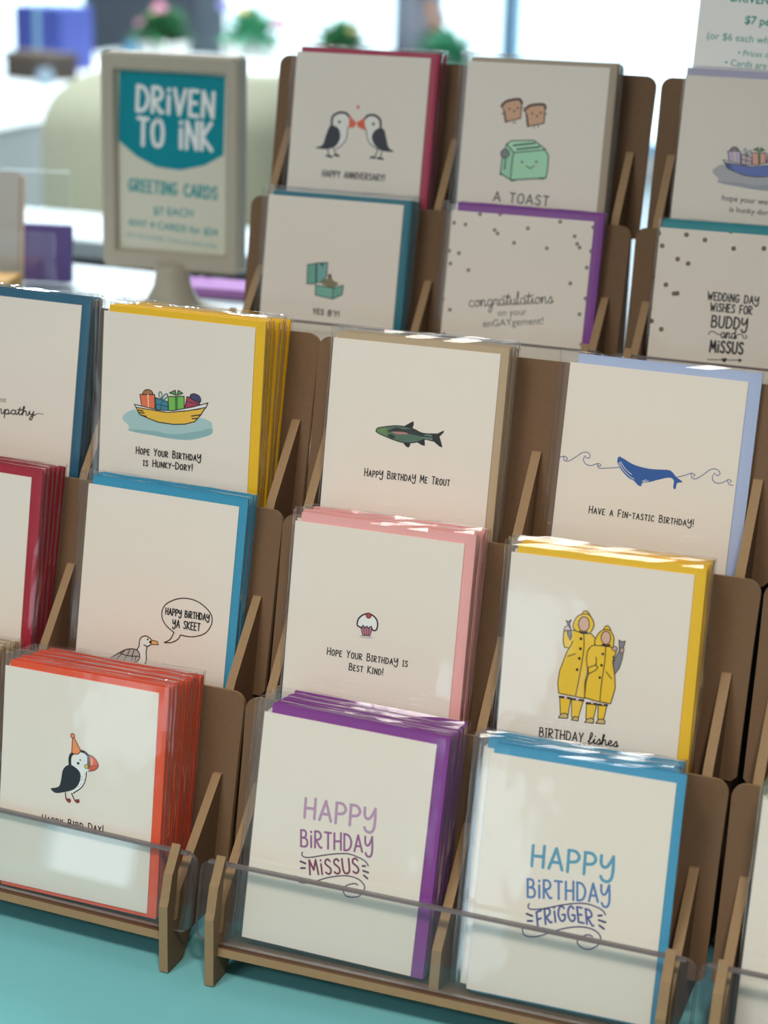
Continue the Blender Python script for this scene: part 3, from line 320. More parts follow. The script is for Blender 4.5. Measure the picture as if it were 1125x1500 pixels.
'boat':[['f',[166,166,170],1,[[-26.89,73.67],[-21.85,77.64],[-18.16,77.31],[-11.58,72.98],[5.04,70.59],[16.89,72.06],[20.63,75.91],[27.43,74.03],[28.96,71.16],[28.93,66.39],[19.79,62.72],[12.12,61.54],[-.02,62.12],[-12.36,63.9],[-21.62,65.02],[-22.57,67.96],[-25.94,70.73]]],['f',[148,150,158],1,[[-22.3,65.57],[-6.51,65.84],[5.73,64.66],[20.42,67.55],[28.21,69.91],[28.63,66.37],[19.75,63.02],[12.08,61.84],[-3.11,62.67],[-18.48,64.23]]],['f',[130,120,130],1,[[-16.32,87.76],[-15.37,90.1],[-13.05,90.98],[-10.82,90.12],[-10.18,88.19]]],['s',[58,50,44],0.55,1,[[-16.32,87.76],[-15.37,90.1],[-13.05,90.98],[-10.82,90.12],[-10.18,88.19],[-16.32,87.76]]],['f',[182,166,188],0,[[-17.82,87.66],[-8.6,88.18],[-7.42,78.98],[-15.71,79.88]]],['s',[58,50,44],0.54,0,[[-17.82,87.66],[-8.6,88.18],[-7.42,78.98],[-15.71,79.88],[-17.82,87.66]]],['s',[235,205,170],0.6,0,[[-12.81,87.88],[-11.39,79.29]]],['f',[190,166,172],0,[[-7.98,86.42],[0.13,84.3],[0.78,78.66],[-6.78,78.72]]],['s',[58,50,44],0.54,0,[[-7.98,86.42],[0.13,84.3],[0.78,78.66],[-6.78,78.72],[-7.98,86.42]]],['s',[40,80,95],0.54,0,[[-3.9,85.21],[-3.78,78.94]]],['s',[40,80,95],0.54,0,[[-7.53,82.56],[0.47,81.33]]],['s',[50,95,110],0.6,1,[[-4.02,85.2],[-6.08,88.35],[-5.39,90.19],[-4.16,88.48],[-4.02,85.2]]],['s',[50,95,110],0.6,1,[[-3.89,85.09],[-2.48,88.6],[-.7,88.84],[-1.35,86.59],[-3.57,84.94]]],['f',[210,154,142],0,[[-.25,87.56],[9.59,88.36],[10.69,79.97],[1.08,78.69]]],['s',[58,50,44],0.54,0,[[-.25,87.56],[9.59,88.36],[10.69,79.97],[1.08,78.69],[-.25,87.56]]],['f',[62,112,66],0,[[3.93,87.85],[5.72,87.97],[6.69,79.68],[5.08,79.57]]],['f',[92,150,90],0,[[0.38,89.87],[3.78,91.72],[4.73,88.8]]],['s',[58,50,44],0.54,0,[[0.38,89.87],[3.78,91.72],[4.73,88.8],[0.38,89.87]]],['f',[92,150,90],0,[[5.32,88.84],[5.57,91.84],[8.6,90.08]]],['s',[58,50,44],0.54,0,[[5.32,88.84],[5.57,91.84],[8.6,90.08],[5.32,88.84]]],['f',[150,140,170],0,[[11.39,88.37],[19.42,86.25],[19.89,82.29],[10.76,80.87]]],['s',[58,50,44],0.54,0,[[11.39,88.37],[19.42,86.25],[19.89,82.29],[10.76,80.87],[11.39,88.37]]],['s',[70,60,90],0.54,0,[[11.14,85.37],[19.07,84.14]]],['f',[110,110,140],1,[[13.24,87.9],[13.63,89.71],[15.95,90.35],[19.11,88.91],[20.05,86],[17.71,85.53]]],['s',[58,50,44],0.54,1,[[13.24,87.9],[13.63,89.71],[15.95,90.35],[19.11,88.91],[20.05,86],[17.71,85.53],[13.24,87.9]]],['f',[96,112,170],0,[[-19.34,79.63],[-11.66,78.97],[-.63,77.84],[10.05,79.21],[19.42,81.19],[23.55,82.67],[21.02,77.73],[17.94,73.33],[12.17,71.42],[5.02,70.77],[-4.12,71.42],[-11.65,73.57],[-16.74,75.61]]],['s',[58,50,44],0.55,0,[[-19.34,79.63],[-11.66,78.97],[-.63,77.84],[10.05,79.21],[19.42,81.19],[23.55,82.67],[21.02,77.73],[17.94,73.33],[12.17,71.42],[5.02,70.77],[-4.12,71.42],[-11.65,73.57],[-16.74,75.61],[-19.34,79.63]]],['f',[228,224,216],0,[[-20.45,81.35],[-15.48,80.5],[-4.98,78.85],[4.04,79.2],[15.7,82.24],[24.6,85.37],[23.74,82.57],[13.58,79.88],[0.58,77.81],[-12.26,78.93],[-19.34,79.63]]],['s',[58,50,44],0.55,0,[[-20.45,81.35],[-15.48,80.5],[-4.98,78.85],[4.04,79.2],[15.7,82.24],[24.6,85.37],[23.74,82.57],[13.58,79.88],[0.58,77.81],[-12.26,78.93],[-19.34,79.63],[-20.45,81.35]]],['s',[58,50,44],0.66,0,[[15.46,76.61],[21.3,77.87]]],['s',[58,50,44],0.65,0,[[16.24,75.12],[19.36,75.52]]],['s',[58,50,44],0.67,0,[[-17.94,78.04],[-14.55,77.69]]],['s',[58,50,44],0.66,0,[[-17.16,76.6],[-13.8,76.42]]],['s',[58,50,44],0.66,0,[[-15.77,75.08],[-12.23,74.43]]],['b',[38,34,34],0,'hope your wedding',[-18.02,52.5],[27.67,51.41],2.74,0],['b',[38,34,34],0,'is hunky dory!',[-11.58,44.77],[19.89,44.17],2.74,0]],
'purple':[['t',[172,138,166],1.74,'HAPP¥',[-21.81,80.84],[22.23,83.36],11.75,0],['t',[142,92,134],1.28,'B1RTHDA¥',[-22.19,63.12],[22.52,68.38],9.81,0],['t',[116,54,84],1.16,'M1SSUS',[-14.59,47.21],[15.8,54.67],8.83,0],['s',[84,60,86],0.76,1,[[-20.83,59.76],[-21.04,58.03],[-18.88,56.97],[-14.33,58.04],[-7.64,60.57],[1.29,63.46],[8.06,64.72],[13.88,64],[18.63,62.51],[20.89,60.21]]],['s',[84,60,86],0.76,1,[[-23.37,44.59],[-21.89,41.81],[-17.73,41.3],[-11.55,43.48],[-4.41,47.26],[2.8,50.04],[9.55,51.5],[15.95,50.81],[19.71,48],[19.9,45.25],[17.62,41.13],[13.23,39.33],[9.2,39.29],[7.18,41.93],[8.53,45.3],[13.43,47.75],[15.65,47.4]]],['s',[84,60,86],1.17,0,[[-21.48,54],[-18.18,53.3]]],['s',[84,60,86],1.18,0,[[-20.74,49.94],[-18.17,50.49]]],['s',[84,60,86],1.14,0,[[17.28,59.28],[19.07,59.66]]],['s',[84,60,86],1.14,0,[[18.05,56.55],[21.35,56.14]]],['s',[84,60,86],1.14,0,[[18.75,53.92],[21.2,52.49]]]],
'frig':[['t',[88,144,168],1.82,'HAPP¥',[-22.89,78.56],[24.1,80.73],11.91,0],['t',[84,118,164],1.33,'B1RTHDA¥',[-23.41,60.31],[23.92,65.9],10.28,0],['t',[78,92,144],1.21,'FR1GGER',[-15.58,43.94],[16.3,50.77],8.66,3.33],['s',[58,58,100],0.79,1,[[-22.11,56.62],[-22.52,54.73],[-20.57,53.58],[-13.72,55.2],[-4.99,58.69],[3.75,61.57],[10.82,62.8],[16.89,61.98],[20.62,60.6],[22.33,58.54]]],['s',[58,58,100],0.8,1,[[-24.69,41.55],[-23.23,38.19],[-19.19,37.65],[-13.29,39.54],[-4.67,44.26],[2.85,47.42],[9.89,49.1],[15.91,48.89],[20.03,46.7],[21.14,43.62],[19.82,40.35],[15.37,37.18],[11.17,37.13],[8.03,39.52],[8.81,42.39],[13.31,45.2],[16.35,44.78]]],['s',[58,58,100],1.22,0,[[-22.99,50.51],[-19.56,49.84]]],['s',[58,58,100],1.22,0,[[-21.96,46.46],[-19.26,46.98]]],['s',[58,58,100],1.19,0,[[18.29,57.28],[20.2,57.83]]],['s',[58,58,100],1.19,0,[[18.85,54.87],[22.79,54.32]]],['s',[58,58,100],1.19,0,[[19.47,51.87],[22.31,50.45]]]],
'yesby':[['f',[98,158,140],0,[[-18.2,89.49],[-11.44,90.99],[-10.32,75.77],[-17.41,75.14]]],['s',[58,74,74],0.79,0,[[-18.2,89.49],[-11.44,90.99],[-10.32,75.77],[-17.41,75.14],[-18.2,89.49]]],['f',[108,160,154],0,[[-10.98,91.35],[-2.25,92.46],[-2.04,81.99],[-6.74,77.01],[-9.67,76.75]]],['s',[58,74,74],0.78,0,[[-10.98,91.35],[-2.25,92.46],[-2.04,81.99],[-6.74,77.01],[-9.67,76.75],[-10.98,91.35]]],['f',[60,80,80],0,[[-8.54,91.55],[-5.13,91.85],[-6.06,88.48]]],['f',[122,116,84],1,[[-5.69,76.19],[-4.06,79.98],[-1.19,80.69],[-.5,83.95],[1.53,83.21],[3.31,79.72],[7.92,77.4],[3.32,74.25]]],['d',[96,80,66],[0.35,82.65],1.56],['f',[112,166,150],0,[[-10.48,74.84],[4.33,73.88],[4.34,65.66],[-9.81,67.35]]],['s',[58,74,74],0.78,0,[[-10.48,74.84],[4.33,73.88],[4.34,65.66],[-9.81,67.35],[-10.48,74.84]]],['f',[104,158,142],0,[[4.33,73.88],[11.9,76.61],[11.57,69.52],[4.34,65.66]]],['s',[58,74,74],0.78,0,[[4.33,73.88],[11.9,76.61],[11.57,69.52],[4.34,65.66],[4.33,73.88]]],['t',[38,34,34],0.84,"YES B'Y!",[-10.52,53.28],[10.4,52.87],3.85,0]],
'congr':[['c',[78,74,72],0.75,'congratulations',[-34.21,69.72],[29.61,78.63],4.73,0],['s',[78,74,72],0.67,0,[[-8.96,79.73],[-3.46,80.59]]],['s',[78,74,72],0.66,0,[[7.57,81.59],[13.76,82.51]]],['b',[84,80,78],0,'on your',[-11.21,65.18],[10.58,68.16],3.43,0],['b',[84,80,78],0,'enGAYgement!',[-21.54,56.06],[23.93,62.57],3.45,0],['D',[122,114,110],1.49,[[-32.21,138.27],[-16.86,139.46],[-51.55,130.52],[-42.63,129.97],[-60.34,127.67],[-19.94,127.68],[-17.48,125.39],[5.1,130.92],[28.78,137.56],[53.82,135.51],[40.69,127.97],[43.06,122.72],[45.13,120.26],[-4.26,119.53],[20.8,117.71],[-53.28,109.76],[-45.6,108.6],[-51.4,100.38],[-37.07,96.77],[54.01,118.36],[52.04,106.25],[41.01,93.83],[53.49,84.01],[50.2,72.21],[-58.99,80.96],[-54.65,73.58],[-48.43,66.38],[53.95,50.41],[-51.52,47.59]]]],
'symp':[['b',[38,34,34],0,'With deepest',[-25.93,67.78],[1.57,69.19],2.04,0],['c',[38,34,34],0.85,'sympathy',[-16.38,60.34],[24.6,62.77],2.89,0],['s',[38,34,34],0.42,1,[[24.16,63.43],[26.16,64.43],[28.4,64.8],[30.87,64.59]]]],
'wed':[['D',[112,92,70],1.77,[[-54.52,135.27],[-51.13,126.61],[-34.58,135.77],[-21.1,133.16],[-3.48,140.7],[-.24,128.77],[20.92,130.48],[-39.08,118.17],[-31.24,115.62],[-45.57,99.34],[-39.02,93.57],[-36.79,93.96],[-55.47,103.85],[-55.3,81.56],[-53.18,72.72],[-45.56,67.45],[-55.33,62.89],[29.95,139.3],[40.34,123],[46.44,102.53],[37.12,109.37]]],['t',[38,34,34],0.97,'WEDD1NG DA¥',[-14.74,91.54],[21.16,91.18],5.41,0],['t',[38,34,34],0.97,'W1SHES FOR',[-11.95,83.83],[17.45,83.8],5.61,0],['t',[38,34,34],1.26,'BUDD¥',[-9.94,72.55],[15.1,72.76],7.94,0],['c',[38,34,34],0.87,'and',[-2.83,65.44],[8.32,65.73],3.87,0],['s',[38,34,34],0.68,1,[[-11.28,66.87],[-10.53,68.89],[-7.62,69.17],[-5.53,67.9],[-3.07,67.65]]],['s',[38,34,34],0.67,1,[[7.73,66.74],[9.44,68.84],[12.31,69.11],[12.95,67.72],[14.54,66.42],[15.87,67.51],[14.76,68.86]]],['t',[38,34,34],1.36,'M1SSUS',[-9.2,54.88],[14.11,55.41],7.97,0],['s',[38,34,34],0.58,0,[[-10.34,49.11],[-.64,49.87]]],['s',[38,34,34],0.58,0,[[3.72,50.11],[13.82,51.01]]],['f',[38,34,34],0,[[11.74,52.27],[14.49,51.08],[12.08,49.19]]],['f',[38,34,34],0,[[-.32,51.37],[1.21,50.74],[2.55,51.85],[3.64,50.78],[2,47.99],[-.14,49.73]]]],
'puff':[['f',[216,214,208],1,[[-19.75,88.14],[-16.78,94.09],[-9.13,93.89],[-7.09,86.33],[-8.28,75.99],[-11.98,70.62],[-15.92,67.8],[-13.7,74.37],[-14.25,80.76],[-18.04,84.39]]],['f',[216,214,208],1,[[16.81,89.03],[12.26,93.86],[6.27,91.6],[6.2,84.56],[9.72,75.83],[14.16,72.27],[18.49,69.98],[13.83,76.08],[12.7,81.13],[15.78,85.14]]],['f',[36,40,54],1,[[-20.23,85.54],[-15.16,83.28],[-13.23,76.97],[-16.14,70.36],[-22.86,67.36],[-32.7,67.77],[-27.31,70.3],[-25.13,77.53],[-22.89,84.1]]],['f',[36,40,54],1,[[19.13,85.98],[14.52,83.79],[12.24,78.54],[15.53,72.35],[21.33,68.89],[30.92,68.86],[26.56,71.77],[23.84,79.26],[22.03,84.24]]],['s',[36,40,54],1.81,1,[[-20.87,84.86],[-20.77,91.93],[-15.51,95.44],[-9.93,95.13],[-6.62,92.12]]],['s',[36,40,54],1.78,1,[[18.78,85.32],[17.95,91.64],[13.54,94.95],[8.07,94.64],[4.9,91.51]]],['s',[36,40,54],0.69,1,[[-7.67,85.01],[-8.28,75.99],[-11.98,70.62],[-15.92,67.8]]],['s',[36,40,54],0.69,1,[[6.88,84.61],[9.72,75.83],[14.22,71.63],[18.55,69.35]]],['f',[206,92,60],0,[[-7.03,93.63],[-1.06,88.61],[-2.16,85.34],[-6.9,84.16]]],['f',[206,92,60],0,[[5.06,92.8],[-1.06,88.61],[0.62,85.25],[6.99,83.33]]],['s',[36,40,54],0.84,0,[[-22.86,67.36],[-21.03,62.31]]],['s',[36,40,54],0.83,0,[[-18.05,68.31],[-14.84,63.36]]],['s',[36,40,54],0.82,0,[[17.92,68.67],[15.63,63.4]]],['s',[36,40,54],0.82,0,[[21.39,68.25],[20.47,63.08]]],['s',[36,40,54],1.67,0,[[-23.14,62.43],[-18.88,61.68]]],['s',[36,40,54],1.67,0,[[-16.93,63.35],[-13.26,62.81]]],['s',[36,40,54],1.65,0,[[12.87,63.48],[16.32,63.45]]],['s',[36,40,54],1.65,0,[[18.4,63.2],[22.56,62.83]]],['D',[110,105,100],1.25,[[-14.91,88.43],[12.73,88.53]]],['d',[196,74,74],[-.7,100.38],1.24],['t',[70,66,64],0.84,'HAPPY ANNIVERSARY!',[-25.29,46.51],[25.39,46.37],4.66,0]],
'toast':[['f',[196,152,120],0,[[-25.37,108.09],[-21.75,111.52],[-12.78,113.47],[-10.22,111.13],[-9.96,99.98],[-21.03,96.63],[-23.05,104.24]]],['s',[84,58,44],0.91,0,[[-25.37,108.09],[-21.75,111.52],[-12.78,113.47],[-10.22,111.13],[-9.96,99.98],[-21.03,96.63],[-23.05,104.24],[-25.37,108.09]]],['s',[84,58,44],2.09,1,[[-25.37,108.09],[-21.78,111.76],[-12.81,113.72],[-9.96,111.14]]],['s',[84,58,44],1.57,0,[[-23.05,104.24],[-21.03,96.63]]],['f',[196,152,120],0,[[-7.53,106.06],[-3.28,109.39],[6.32,110.76],[7.97,108.38],[8.25,97.27],[-3.82,94.36],[-5.65,102.69]]],['s',[84,58,44],0.91,0,[[-7.53,106.06],[-3.28,109.39],[6.32,110.76],[7.97,108.38],[8.25,97.27],[-3.82,94.36],[-5.65,102.69],[-7.53,106.06]]],['s',[84,58,44],2.08,1,[[-7.53,106.06],[-3.3,109.64],[6.31,110.89],[8.25,108.15]]],['s',[84,58,44],1.56,0,[[-5.65,102.69],[-3.82,94.36]]],['D',[84,58,44],0.78,[[-19.31,106.3],[-12.86,107.27],[-15.38,104.9],[-1.47,103.91],[4.95,104.76],[2.33,102.26]]],['s',[84,58,44],0.65,0,[[-15.19,97.2],[-15.05,95.72]]],['s',[84,58,44],0.65,0,[[-13.91,97.52],[-13.51,96.05]]],['s',[84,58,44],0.65,0,[[0.93,95],[1.08,93.39]]],['s',[84,58,44],0.65,0,[[3.87,95.53],[4.16,93.82]]],['s',[84,58,44],0.65,0,[[-25.13,102.63],[-23.27,102.36]]],['s',[84,58,44],0.64,0,[[8.44,103.46],[9.61,104.76]]],['s',[84,58,44],0.65,0,[[-9.61,107.44],[-8.37,108.13]]],['f',[146,196,164],0,[[-18.91,80.79],[-12.44,74.68],[-13.59,54.59],[-21.74,58.71],[-21.37,71.89]]],['s',[62,92,78],0.92,0,[[-18.91,80.79],[-12.44,74.68],[-13.59,54.59],[-21.74,58.71],[-21.37,71.89],[-18.91,80.79]]],['f',[170,214,182],0,[[-18.91,80.79],[-15.19,83.13],[1.66,84.49],[11.35,78.23],[-12.4,74.31]]],['s',[62,92,78],0.92,0,[[-18.91,80.79],[-15.19,83.13],[1.66,84.49],[11.35,78.23],[-12.4,74.31],[-18.91,80.79]]],['f',[156,206,172],0,[[-12.44,74.68],[10.71,78.07],[13.82,74.04],[14.1,62.87],[13.3,57.59],[-13.57,54.34],[-13.42,71.12]]],['s',[62,92,78],0.92,0,[[-12.44,74.68],[10.71,78.07],[13.82,74.04],[14.1,62.87],[13.3,57.59],[-13.57,54.34],[-13.42,71.12],[-12.44,74.68]]],['s',[62,92,78],1.43,0,[[-13.57,79.85],[2.51,82.43]]],['s',[62,92,78],1.43,0,[[-10.7,77.16],[6.25,79.91]]],['d',[70,80,80],[-19.55,73.5],3.67],['d',[118,120,124],[-19.55,73.5],2.76],['s',[62,92,78],1.05,0,[[-18.71,70.17],[-18.75,62.03]]],['s',[62,92,78],0.78,1,[[-2.4,65.31],[0.99,63.91],[3.67,65.94]]],['D',[62,92,78],0.91,[[-5.93,68.09],[5.07,69.02]]],['D',[176,200,150],1.3,[[-6.92,64.66],[6.39,66.11]]],['s',[62,92,78],1.57,0,[[-12.76,54.15],[-10.17,54.56]]],['s',[62,92,78],1.55,0,[[8.83,56.8],[11.78,57.24]]],['s',[62,92,78],1.58,0,[[-21.86,58.57],[-20.48,57.91]]],['t',[74,70,68],0.92,'A TOAST',[-25.27,38.23],[17.04,37.38],6.91,0]],
'sign':[['f',[20,128,140],0,[[-49.76,82.79],[50.21,79.14],[48.9,10.45],[31.14,0.23],[8.34,-5.46],[-14.6,-4.12],[-34.28,4.5],[-51.29,17.6]]],['t',[232,230,216],3.6,'DR1VEN',[-33.19,45.42],[38.82,43.06],21.72,0],['t',[232,230,216],3.63,'TO 1NK',[-32.52,15.03],[37.59,14.02],23.78,0],['t',[58,140,142],2,'GREETING CARDS',[-41.91,-26.87],[42.57,-29.38],10.56,0],['B',[58,140,142],0,'$7 EACH',[-18.21,-47.09],[20.04,-46.98],8.73,0],['B',[58,140,142],0,'ANY 4 CARDS for $24',[-43.29,-58.84],[43.65,-62.75],7.54,0],['b',[58,140,142],0,'GST INCLUDED. Cards are blank inside.',[-45.09,-69.04],[43.68,-73.99],4.42,0]],
'paper':[['B',[40,140,122],0,'DRIVEN TO INK',[42.89,196.63],[102.35,194.2],6.62,0],['B',[40,140,122],0,'$7 per card',[54.81,181.31],[93.09,179.57],6.62,0],['b',[40,140,122],0,'(or $6 each when you buy 4)',[28.76,169.16],[114.46,166.45],5,0],['b',[40,140,122],0,'• Prices do not include tax',[52.65,158.43],[115.64,156.69],4.98,0],['b',[40,140,122],0,'• Cards are all blank inside',[43.93,150.85],[115.53,148.48],5,0]],
}

# ------------------------------------------------------------------ the room
def struct(name, bm, m):
    o = link(name, mesh_from(bm, name), None, [m]); o['kind'] = 'structure'; return o
RX0, RX1, RY0, RY1, RH = -7.5, 5.0, -4.0, 9.0, 3.0
M_FLOOR = mat('grey_floor_tile', (150, 158, 164), 0.35, 0.06, 3)
M_WALL = mat('off_white_paint', (214, 214, 210), 0.9)
bm = bmesh.new(); add_box(bm, RX0, RX1, RY0, RY1, -0.1, 0); struct('floor', bm, M_FLOOR)
bm = bmesh.new(); add_box(bm, RX0, RX1, RY0, RY1, RH, RH + 0.1); struct('ceiling', bm, M_WALL)
bm = bmesh.new(); add_box(bm, RX0 - 0.1, RX0, RY0, RY1, 0, RH); struct('wall_left', bm, M_WALL)
bm = bmesh.new(); add_box(bm, RX1, RX1 + 0.1, RY0, RY1, 0, RH); struct('wall_right', bm, M_WALL)
bm = bmesh.new()
for a, b, z0, z1 in ((RX0, -2.55, 0, RH), (-2.55, -2.2, 0, 0.03), (-2.55, -2.2, 0.47, RH), (-2.2, -1.02, 0, RH), (-1.02, -0.72, 0, 0.3), (-1.02, -0.72, 0.92, RH), (-0.72, RX1, 0, RH)): add_box(bm, a, b, RY0 - 0.1, RY0, z0, z1)
struct('wall_front', bm, M_WALL)

M_GLASS = clear('window_glass', (0.95, 0.98, 0.99), 1.45, 0.02, 0.6)
M_FRAME = mat('blue_grey_aluminium', (150, 192, 218), 0.4, 0, 0, 0, 0.5, 0.3)
# back wall with two window openings reaching almost to the floor
WZ0, WZ1 = 0.12, 2.7
OPEN = [(-7.2, -4.95), (-4.3, 0.8)]
bm = bmesh.new()
add_box(bm, RX0, RX1, RY1, RY1 + 0.15, 0, WZ0); add_box(bm, RX0, RX1, RY1, RY1 + 0.15, WZ1, RH)
for a, b in ((RX0, OPEN[0][0]), (OPEN[0][1], OPEN[1][0]), (OPEN[1][1], RX1)): add_box(bm, a, b, RY1, RY1 + 0.15, WZ0, WZ1)
struct('wall_back', bm, M_WALL)
for k, (a, b) in enumerate(OPEN):
    w = bpy.data.objects.new('window_%d' % (k + 1), None); COL.objects.link(w); w['kind'] = 'structure'; w.location = ((a + b) / 2, RY1 + 0.07, 0)
    hw = (b - a) / 2
    xs = [-hw + 0.04] + ([0.1] if k == 0 else [-1.36, -0.76, 0.35, 1.4]) + [hw - 0.04]
    bm = bmesh.new()
    for x in xs: add_box(bm, x - 0.045, x + 0.045, -0.04, 0.04, WZ0, WZ1)
    for z in (WZ0 + 0.03, WZ1 - 0.04): add_box(bm, -hw, hw, -0.035, 0.035, z - 0.03, z + 0.03)
    link('window_frame', mesh_from(bm, 'window_frame'), w, [M_FRAME])['kind'] = 'structure'
    for x0, x1 in zip(xs, xs[1:]):
        bm = bmesh.new(); add_box(bm, x0 + 0.045, x1 - 0.045, -0.004, 0.004, WZ0 + 0.06, WZ1 - 0.07); link('pane', mesh_from(bm, 'pane'), w, [M_GLASS])['kind'] = 'structure'
ADDED_LOW = [(-2.55, -2.2, 0.03, 0.47), (-1.02, -0.72, 0.3, 0.92)]  # added unseen openings, bright shapes for the sleeves and guards to reflect
for k, (a, b, z0, z1) in enumerate(ADDED_LOW):
    w = bpy.data.objects.new('window_%d' % (k + 3), None); COL.objects.link(w); w['kind'] = 'structure'; w.location = ((a + b) / 2, RY0 - 0.05, 0); hw = (b - a) / 2
    bm = bmesh.new()
    for x in (-hw + 0.01, hw - 0.01): add_box(bm, x - 0.01, x + 0.01, -0.03, 0.03, z0, z1)
    for z in (z0 + 0.01, z1 - 0.01): add_box(bm, -hw, hw, -0.028, 0.028, z - 0.01, z + 0.01)
    link('window_frame', mesh_from(bm, 'window_frame'), w, [M_FRAME])['kind'] = 'structure'
    bm = bmesh.new(); add_box(bm, -hw + 0.02, hw - 0.02, -0.004, 0.004, z0 + 0.02, z1 - 0.02); link('pane', mesh_from(bm, 'pane'), w, [M_GLASS])['kind'] = 'structure'
bm = bmesh.new(); add_box(bm, -30, 20, RY1 + 0.15, 60, -0.3, -0.02); struct('pavement', bm, mat('pale_pavement', (226, 228, 226), 0.9))
# grey column in front of the windows
bm = bmesh.new(); add_prism(bm, round_rect(-4.28, -3.69, 7.7, 8.05, 0.02), lambda a, b, c: (a, b, c), 0, RH); struct('column', bm, mat('slate_grey_paint', (84, 92, 102), 0.7))


# ------------------------------------------------------------------ tables
def cloth_table(name, x0, x1, y0, y1, ztop, m, label, cat):
    bm = bmesh.new(); n = []
    per = []
    def edge(ax, ay, bx, by, k):
        for i in range(k):
            t = i / k; per.append((ax + (bx - ax) * t, ay + (by - ay) * t))
    edge(x0, y0, x1, y0, 60); edge(x1, y0, x1, y1, 24); edge(x1, y1, x0, y1, 60); edge(x0, y1, x0, y0, 24)
    cx, cy = (x0 + x1) / 2, (y0 + y1) / 2
    levels = [(0, 0.0), (0.004, 0.006), (0.02, 0.010), (0.25, 0.016), (0.5, 0.024), (ztop - 0.02, 0.032)]
    rings = []
    for d, amp in levels:
        ring = []
        for i, (x, y) in enumerate(per):
            w = amp * (0.6 + 0.6 * math.sin(i * 1.1 + math.sin(i * 0.37) * 2)) if d > 0.01 else amp
            nx = (-1 if x <= x0 + 1e-6 else 1 if x >= x1 - 1e-6 else 0); ny = (-1 if y <= y0 + 1e-6 else 1 if y >= y1 - 1e-6 else 0)
            ring.append(bm.verts.new((x + nx * w, y + ny * w, ztop - d)))
        rings.append(ring)
    bm.faces.new(rings[0])
    for a, b in zip(rings, rings[1:]):
        for i in range(len(per)):
            j = (i + 1) % len(per); bm.faces.new((a[i], a[j], b[j], b[i]))
    o = link(name, mesh_from(bm, name), None, [m]); tag(o, label, cat); return o
cloth_table('table_covered', -0.95, 1.25, -0.30, 0.235, 0.7498, M_TEAL, 'table under a teal cloth carrying the front card racks', 'table')
ZR = 0.998
t = empty('display_counter', 'white topped counter with dark base behind the front racks, under the ivory sign', 'counter'); t.location = (0.1, 0.54, 0)
bm = bmesh.new(); add_box(bm, -1.25, 1.25, -0.285, 0.265, ZR - 0.03, ZR); bevel_all(bm, 0.004); link('counter_top', mesh_from(bm, 'counter_top'), t, [M_WHITE])
bm = bmesh.new(); add_box(bm, -1.2, 1.2, -0.25, 0.23, 0.06, ZR - 0.03); add_box(bm, -1.15, 1.15, -0.2, 0.2, 0.0, 0.06); link('counter_base', mesh_from(bm, 'counter_base'), t, [M_DARK])

